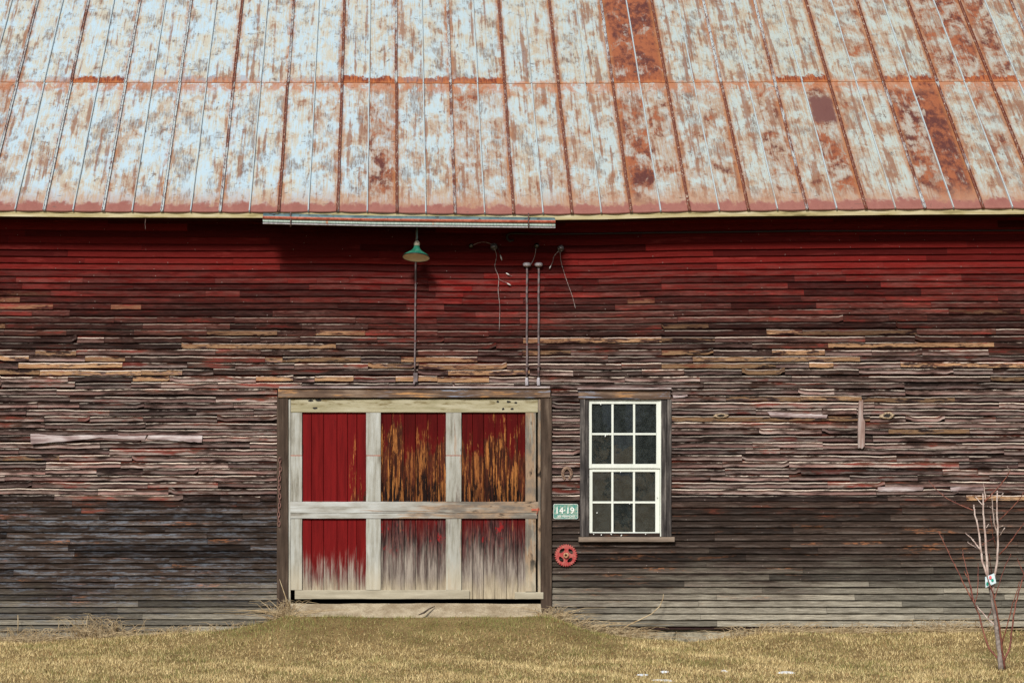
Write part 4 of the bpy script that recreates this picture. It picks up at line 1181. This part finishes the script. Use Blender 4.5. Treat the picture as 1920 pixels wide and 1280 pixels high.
# grass
g = G('dry lawn grass')
r, a1, a2, a3 = g.attr('gc')
p_ = g.pos(); pn = g.noise(g.vm(p_, (1.0, 1.0, 0.0)), 1.3, 4, .6)
px3, py3, pz3 = g.sep(p_)
straw = g.mix(g.mul(g.add(r, g.mul(g.sub(g.noise(g.vm(p_, (1.0, 1.6, 0.0)), 2.1, 5, .7), .5), 2.0)), 1.0), (0.33, 0.235, 0.09), (0.86, 0.69, 0.36))
green = g.mix(r, (0.11, 0.115, 0.030), (0.30, 0.29, 0.10))
nearw = g.sm(py3, -2.0, -.7)
doorf = g.mul(nearw, g.sm(g.m('ABSOLUTE', g.sub(px3, .1)), 2.6, 1.3))
gm = g.sm(g.add(g.add(g.mul(a1, .45), g.mul(pn, 1.3)), g.mul(doorf, .36)), .88, 1.10)
col = g.mix(gm, straw, green)
col = g.mix(g.sm(a2, .86, 1.0), col, (0.30, 0.14, 0.06))
g.fin(col, .85, spec=.15)
NB = 560000
bx_ = rng.uniform(-7.6, 10.8, NB); by_ = -rng.uniform(0, 1, NB) ** .9 * 7.2 - .015
clump = (np.sin(bx_ * 9 + np.sin(by_ * 7) * 2) * np.sin(by_ * 11 + np.sin(bx_ * 6) * 2))
keep = ~((bx_ > X(541)) & (bx_ < X(1014)) & (by_ > -.36 + .05 * np.sin(bx_ * 9)))
keep &= rng.uniform(0, 1, NB) < (.72 + .28 * clump)
bx_, by_, clump = bx_[keep], by_[keep], clump[keep]; NB = len(bx_)
bz_ = gh(bx_, by_) - .004
tuft = np.clip(np.sin(bx_ * 3.1 + 2 * np.sin(by_ * 2.3)) * np.sin(by_ * 4.7 + np.sin(bx_ * 2.9)), 0, 1)
L = rng.uniform(.014, .042, NB) * (1 + .35 * clump + .6 * tuft * rng.uniform(0, 1, NB))
L *= 1 + .7 * (by_ > -.25) * rng.uniform(0, 1, NB)
lean = rng.uniform(.15, 1.25, NB); az = rng.uniform(0, 2 * np.pi, NB)
wd = rng.uniform(.0016, .0036, NB); fa = rng.uniform(0, 2 * np.pi, NB)
V = np.zeros((NB, 3, 3))
V[:, 0] = np.stack([bx_ - np.cos(fa) * wd, by_ - np.sin(fa) * wd, bz_], -1)
V[:, 1] = np.stack([bx_ + np.cos(fa) * wd, by_ + np.sin(fa) * wd, bz_], -1)
V[:, 2] = np.stack([bx_ + np.cos(az) * np.sin(lean) * L, by_ + np.sin(az) * np.sin(lean) * L, bz_ + np.cos(lean) * L + .003], -1)
me = bpy.data.meshes.new('grass'); me.vertices.add(NB * 3); me.vertices.foreach_set('co', V.astype(np.float32).ravel())
me.loops.add(NB * 3); me.loops.foreach_set('vertex_index', np.arange(NB * 3, dtype=np.int32))
me.polygons.add(NB); me.polygons.foreach_set('loop_start', np.arange(0, NB * 3, 3, dtype=np.int32)); me.polygons.foreach_set('loop_total', np.full(NB, 3, dtype=np.int32))
ca = me.color_attributes.new(name='gc', type='FLOAT_COLOR', domain='POINT')
C = np.repeat(np.stack([rng.uniform(0, 1, NB), rng.uniform(0, 1, NB), rng.uniform(0, 1, NB), np.ones(NB)], -1), 3, 0)
ca.data.foreach_set('color', C.astype(np.float32).ravel())
me.update(calc_edges=True); me.materials.append(g.mat)
go = bpy.data.objects.new('grass', me); scene.collection.objects.link(go)
tag(go, 'short dry winter lawn grass', 'grass', kind='stuff')

# snow scraps
for k, (sx, sy, w, lab) in enumerate([(1205, 1263, 22, 'small snow scrap, second from the left in the lawn'), (1246, 1259, 17, 'small oval snow scrap above the longest left one'), (1238, 1273, 47, 'long thin snow scrap nearest the bottom edge of the lawn'), (1358, 1255, 14, 'tiniest snow scrap midway between the others'), (1476, 1259, 36, 'long faint snow streak farthest to the right')]):
    dep = 1.72 * F / (sy - CY); Yg = dep - D; cx_ = X(sx, Yg); zz = float(gh(np.array(cx_), np.array(Yg)))
    b = MB(); n = 22; wr = w / 2 * dep / F
    rings = []
    for rr_, hh in ((1, .004), (.8, .013), (.4, .018), (.02, .019)):
        rings.append([(cx_ + math.cos(q) * wr * rr_ * (1 + .2 * math.sin(3 * q + k)), Yg + math.sin(q) * (.075 + .02 * math.sin(2 * q + k)) * rr_, zz + hh - .01 + .004 * math.sin(5 * q)) for q in np.linspace(0, 2 * math.pi, n, endpoint=False)])
    b.grid(np.array(rings), closed=True)
    thing_mesh(b, 'snow_patch', M['snow'], lab, 'snow patch', (cx_, Yg, zz), 'scraps of old snow on the lawn', True)

# weed clumps along the wall
def weeds(px_, py_, wpx, n, hpx, label, Y=-.12, lean=0.6, seed=0):
    R_ = random.Random(seed)
    cx_ = X(px_, Y); zz = float(gh(np.array(cx_), np.array(Y)))
    b = MB()
    for k in range(n):
        x = cx_ + R_.gauss(0, .38) * wpx / 175; y = Y + R_.uniform(-.1, .08); z0 = float(gh(np.array(x), np.array(min(y, 0)))) - .01
        h = hpx / 175 * R_.uniform(.25, 1.0) ** 1.3; dx = R_.gauss(0, lean) * h; dy = -abs(R_.gauss(0, .3)) * h
        kk = R_.uniform(.0, .6)
        if R_.random() < .45:
            h *= .45; dx *= 2.2
        pts = [(x, y, z0), (x + dx * .3, y + dy * .3, z0 + h * .55), (x + dx * .7, y + dy * .7, z0 + h * .9), (x + dx * 1.2, y + dy, z0 + h * (1 - kk * .5))]
        w = R_.uniform(.0016, .0034)
        b.tube(pts, [w, w, w * .8, w * .3], 4, caps=False)
    return thing_mesh(b, 'dry_weeds', M['straw'], label, 'weeds', (cx_, Y, zz), 'clumps of dead weeds along the wall', True)
weeds(35, 1200, 110, 380, 32, 'clump of dead grass at the far left foot of the wall', seed=1)
weeds(185, 1195, 100, 300, 52, 'tall dead stalks with a tangled base at the left wall', seed=2)
weeds(536, 1155, 34, 240, 42, 'dead weeds crowding the foot of the left door post', Y=-.16, seed=3)
weeds(1052, 1165, 60, 320, 30, 'dead weeds heaped at the foot of the right door post', Y=-.16, seed=4)
weeds(1135, 1185, 130, 330, 26, 'low tangle of dead twigs between the right door post and the bare foundation', lean=1.6, seed=5)
weeds(1440, 1186, 140, 340, 26, 'low dead grass just right of the bare foundation stones', lean=1.0, seed=6)
weeds(1600, 1184, 160, 330, 24, 'sparse dead grass midway along the right wall', lean=1.0, seed=7)
weeds(1760, 1186, 120, 300, 32, 'dead grass at the wall left behind the sapling', lean=1.2, seed=8)
weeds(350, 1190, 180, 220, 20, 'thin dead grass midway along the left wall', lean=.8, seed=9)
def stalk(pts, r, label, cat='stalk'):
    b = MB(); b.tube([P(*p) for p in pts], r, 6)
    return thing_mesh(b, 'dry_stalk', M['straw'], label, cat, P(*pts[0]), 'single dry stalks', True)
stalk([(1160, 1182, -.14), (1180, 1170, -.15), (1202, 1160, -.15), (1222, 1150, -.15), (1237, 1136, -.14), (1243, 1122, -.12), (1244, 1113, -.12)], [.006, .006, .006, .005, .005, .004, .003], 'long dry stalk arching up against the pale boards right of the door')
stalk([(1076, 1181, -.12), (1092, 1170, -.13), (1104, 1161, -.12)], [.005, .004, .002], 'short dry stalk leaning right just beside the right door post')
stalk([(33, 1188, -.1), (34, 1170, -.1), (33.5, 1152, -.1)], [.005, .005, .003], 'upright dry stalk at the far left of the wall')
stalk([(162, 1196, -.12), (161, 1180, -.12), (164, 1153, -.12)], [.007, .006, .003], 'upright dry stalk standing in the left weed clump')
stalk([(210, 1200, -.12), (209, 1185, -.12), (211, 1166, -.12)], [.007, .006, .004], 'shorter dry stalk right of the left weed clump')
stalk([(541, 1150, -.2), (536, 1120, -.2), (524, 1085, -.18)], [.006, .005, .002], 'tall dry stalk leaning across the left door post')

# ------------------------------------------------------------------ sapling
TY = -3.3
tb = P(1878, 1252, TY); tb = (tb[0], TY, float(gh(np.array(tb[0]), np.array(TY))))
tree = empty('sapling', tb, 'leafless young fruit tree with red shoots standing in the lawn in front of the wall', 'tree')
BR = [
 ('trunk', 'bark', [(1877, 1256), (1875, 1225), (1871, 1199), (1867.5, 1162), (1863, 1137), (1859, 1111), (1852.5, 1079)], 5.6, 3.4, 0),
 ('branch', 'barkpale', [(1852.5, 1081), (1850, 1044), (1847, 999), (1844, 965), (1843, 927)], 2.7, 1.3, 0),
 ('branch', 'barkpale', [(1852, 1080), (1842, 1053), (1839, 1029), (1834, 987), (1828, 965), (1826, 948)], 2.3, 1.2, .1),
 ('branch', 'barkpale', [(1860, 1114), (1863, 1095), (1864, 1081), (1869, 1059), (1871, 1029), (1871, 991), (1869, 957), (1870, 922)], 2.9, 1.2, -.1),
 ('branch', 'barkpale', [(1871, 1006), (1864, 980), (1861, 950), (1860, 929)], 1.4, .8, -.15),
 ('branch', 'barkred', [(1874, 1236), (1867.5, 1230), (1854, 1214), (1845, 1188), (1836, 1152), (1826, 1130), (1809, 1098), (1796, 1070), (1785, 1049), (1772, 1021), (1760, 997)], 2.1, .7, .25),
 ('branch', 'barkred', [(1826, 1130), (1821, 1102), (1815, 1083), (1808, 1072)], 1.3, .7, .2),
 ('branch', 'barkred', [(1826, 1129), (1823, 1121), (1815, 1077), (1806, 1042), (1805, 1032)], 1.1, .5, .3),
 ('branch', 'barkred', [(1880, 1240), (1884, 1235), (1894, 1212), (1896, 1190), (1901, 1152), (1905, 1130), (1911, 1106), (1918, 1083), (1926, 1060), (1938, 1030)], 2.2, .8, .15),
 ('branch', 'barkred', [(1878, 1210), (1880, 1201), (1890, 1167), (1899, 1130), (1907, 1109), (1911, 1092)], 1.3, .6, -.2),
 ('branch', 'barkred', [(1884, 1254), (1879, 1218), (1875, 1181), (1869, 1145), (1862, 1113), (1851, 1081)], 2.3, 1.1, -.12),
 ('branch', 'barkpale', [(1865, 1171), (1851, 1158), (1832, 1136)], 1.6, .9, .1),
 ('branch', 'barkred', [(1852, 1158), (1857, 1148), (1860, 1138)], 1.0, .6, .1),
 ('branch', 'barkred', [(1825, 956), (1804, 948), (1777, 935), (1758, 920), (1742, 902)], 1.1, .5, .2),
 ('branch', 'barkred', [(1845, 941), (1860, 926), (1879, 905), (1890, 890), (1894, 881)], 1.5, .6, -.1),
 ('branch', 'barkpale', [(1890, 890), (1891, 882), (1889, 876)], .8, .5, -.1),
 ('branch', 'barkred', [(1872, 976), (1890, 959), (1909, 939), (1919, 924), (1932, 905)], 1.1, .5, -.2),
 ('branch', 'barkred', [(1872, 1040), (1882, 1031), (1897, 1012), (1909, 995), (1919, 982), (1938, 955)], 1.4, .6, -.2),
 ('branch', 'barkpale', [(1837, 1029), (1828, 1017), (1821, 1008), (1811, 1000)], 1.5, .6, .1),
 ('branch', 'barkpale', [(1838, 1030), (1827, 1024), (1815, 1017)], 1.0, .6, .15),
 ('branch', 'barkpale', [(1842, 946), (1829, 931)], 1.0, .6, .05),
 ('branch', 'barkpale', [(1871, 937), (1881, 924)], 1.1, .8, -.1),
 ('branch', 'barkpale', [(1848, 937), (1846, 920), (1844, 908)], 1.0, .5, .05),
 ('branch', 'barkpale', [(1873, 1006), (1884, 989)], 1.1, .8, -.1),
 ('branch', 'barkpale', [(1872, 989), (1881, 985)], .9, .6, -.1),
 ('branch', 'barkpale', [(1868, 957), (1856, 950)], .9, .6, -.1),
 ('branch', 'barkred', [(1865, 1121), (1875, 1089), (1884, 1062), (1895, 1040)], 1.0, .6, .3),
 ('branch', 'barkred', [(1828, 1130), (1833, 1111), (1834, 1080), (1834, 1057)], .9, .5, .35),
 ('branch', 'barkred', [(1867.5, 1029), (1862, 1004), (1857, 969)], .9, .5, -.2),
 ('branch', 'barkred', [(1841, 1021), (1852, 1014), (1864, 1008)], .8, .5, .1),
 ('branch', 'barkpale', [(1849, 989), (1854, 982)], .8, .6, 0),
 ('branch', 'barkred', [(1920, 1076), (1914, 1063), (1908, 1048)], 1.0, .5, .15),
 ('branch', 'barkred', [(1861, 1079), (1857, 1058), (1855, 1040)], .9, .5, -.2),
]
k = 0
for nm, mt, pts, w0, w1, dy in BR:
    k += 1
    n = len(pts); P_ = []
    q = np.array(pts, float); tt = np.linspace(0, n - 1, (n - 1) * 4 + 1)
    xs_ = np.interp(tt, range(n), q[:, 0]); ys_ = np.interp(tt, range(n), q[:, 1])
    # depth grows smoothly away from the join, so branches spread round the stem
    start_dy = 0.0
    for i, (a, c) in enumerate(zip(xs_, ys_)):
        f = i / (len(xs_) - 1); yy = TY + dy * f ** .8
        jx = .35 * math.sin(i * 1.7 + k) if 0 < i < len(xs_) - 1 else 0
        P_.append(P(a + jx, c, yy))
    s_px = (D + TY) / F
    ws = [.95 * (w0 + (w1 - w0) * i / (len(P_) - 1)) * s_px * (1 + (.12 if (i + k) % 4 == 0 else 0)) for i in range(len(P_))]
    b = MB(); b.tube(P_, ws, 8)
    # buds
    if nm == 'branch' and len(P_) > 6:
        for i in range(2, len(P_) - 1, 2):
            p = Vector(P_[i]); sgn = 1 if (i // 2) % 2 else -1
            b.tube([p, p + Vector((sgn * .008, -.002, .012))], [ws[i] * .9, ws[i] * .3], 5)
        p = Vector(P_[-1]); b.tube([p, p + Vector((0, 0, .012))], [ws[-1] * 1.7, ws[-1] * .5], 5)
    child(b, nm, M[mt], tree, True)
# nursery tag
tgc = P(1857, 1088, TY - .06)
b = MB(); q = [(1847, 1081), (1864, 1074), (1868, 1092), (1848, 1101)]
V = [P(a, c, TY - .055 - .012 * (j in (1, 2))) for j, (a, c) in enumerate(q)]
V += [(x, y + .002, z) for x, y, z in V]
b.add(V, [(0, 1, 2, 3), (7, 6, 5, 4), (0, 4, 5, 1), (1, 5, 6, 2), (2, 6, 7, 3), (3, 7, 4, 0)])
tg = thing_mesh(b, 'plant_tag', mat_simple('pale blue card', (0.50, 0.66, 0.70), (0.68, 0.78, 0.8), 30, .4), 'small pale blue plant tag tied to the sapling stem', 'tag', tgc)
def blob(cx_, cy_, rx_, ry_, mat, nm, Y):
    b = MB(); ol = [(X(cx_ + math.cos(a) * rx_, Y), Z(cy_ + math.sin(a) * ry_, Y)) for a in np.linspace(0, 2 * math.pi, 12, endpoint=False)]
    b.prism(ol, Y, Y + .004); child(b, nm, mat, tg)
blob(1857, 1082, 2.6, 3.4, mat_simple('printed pink', (0.7, 0.12, 0.14), (0.75, 0.25, 0.25), 60), 'printed_flower', TY - .068)
blob(1861, 1087, 2.4, 2.6, mat_simple('printed green', (0.0, 0.25, 0.16), (0.02, 0.38, 0.26), 60), 'printed_leaf', TY - .072)
blob(1851.5, 1094, 2.2, 3.6, bpy.data.materials['printed green'], 'printed_leaf', TY - .064)
b = MB(); p0 = Vector(P(1866, 1078, TY - .06)); b.tube([P(1860, 1079, TY - .06), P(1866, 1076, TY - .06), P(1868, 1071, TY)], .0015, 5); child(b, 'tie', M['wireend'], tg)

b = MB()
mx_ = np.linspace(-500, 620, 90); hh_ = 46 + 16 * n1(mx_ * .012, 5) + 4 * n1(mx_ * .06, 6)
b.grid(np.array([[(x, -560.0, -2.0), (x, -640.0, h * .7), (x, -700.0, h), (x, -860.0, -2.0)] for x, h in zip(mx_, hh_)]))
tag(b.build('hills', mat_simple('forested ridge with painted haze', (0.035, 0.06, 0.09), (0.07, 0.11, 0.16), .02, .95), None, True), kind='structure')  # forest colour with the blue of distant air haze painted in
# ------------------------------------------------------------------ trees across the yard, seen only as reflections in the panes
def conifer(x, y, h, label, seed):
    R_ = random.Random(seed); z0 = float(gh(np.array(float(x)), np.array(float(y))))
    t_ = empty('pine_tree', (x, y, z0), label, 'tree', 'trees across the yard')
    b = MB(); b.tube([(x, y, z0 - .2), (x, y, z0 + h * .5), (x, y, z0 + h)], [.22, .14, .03], 8); child(b, 'trunk', M['twig'], t_)
    b = MB(); V = []; Fs = []
    for k in range(1600):
        f = R_.random() ** .8; hh = h * (.15 + .85 * f); rr = (1 - f) * h * .28 * (.5 + .5 * R_.random()) + .1; a = R_.uniform(0, 6.283)
        c = Vector((x + math.cos(a) * rr, y + math.sin(a) * rr, z0 + hh)); s_ = .35
        i = len(V)
        for j in range(3): V.append((c.x + R_.uniform(-s_, s_), c.y + R_.uniform(-s_, s_), c.z + R_.uniform(-s_, s_) * .5))
        Fs.append((i, i + 1, i + 2))
    b.add(V, Fs); child(b, 'crown', mat_simple('evergreen needles', (0.012, 0.022, 0.012), (0.03, 0.05, 0.022), 3, .9) if 'evergreen needles' not in bpy.data.materials else bpy.data.materials['evergreen needles'], t_)
conifer(8.6, -58, 5.5, 'dark evergreen reflected at the left of the window panes', 1)
conifer(12.3, -62, 7.5, 'tall dark evergreen reflected in the middle of the window panes', 2)
conifer(14.5, -90, 5.0, 'small far evergreen reflected at the right of the window panes', 3)
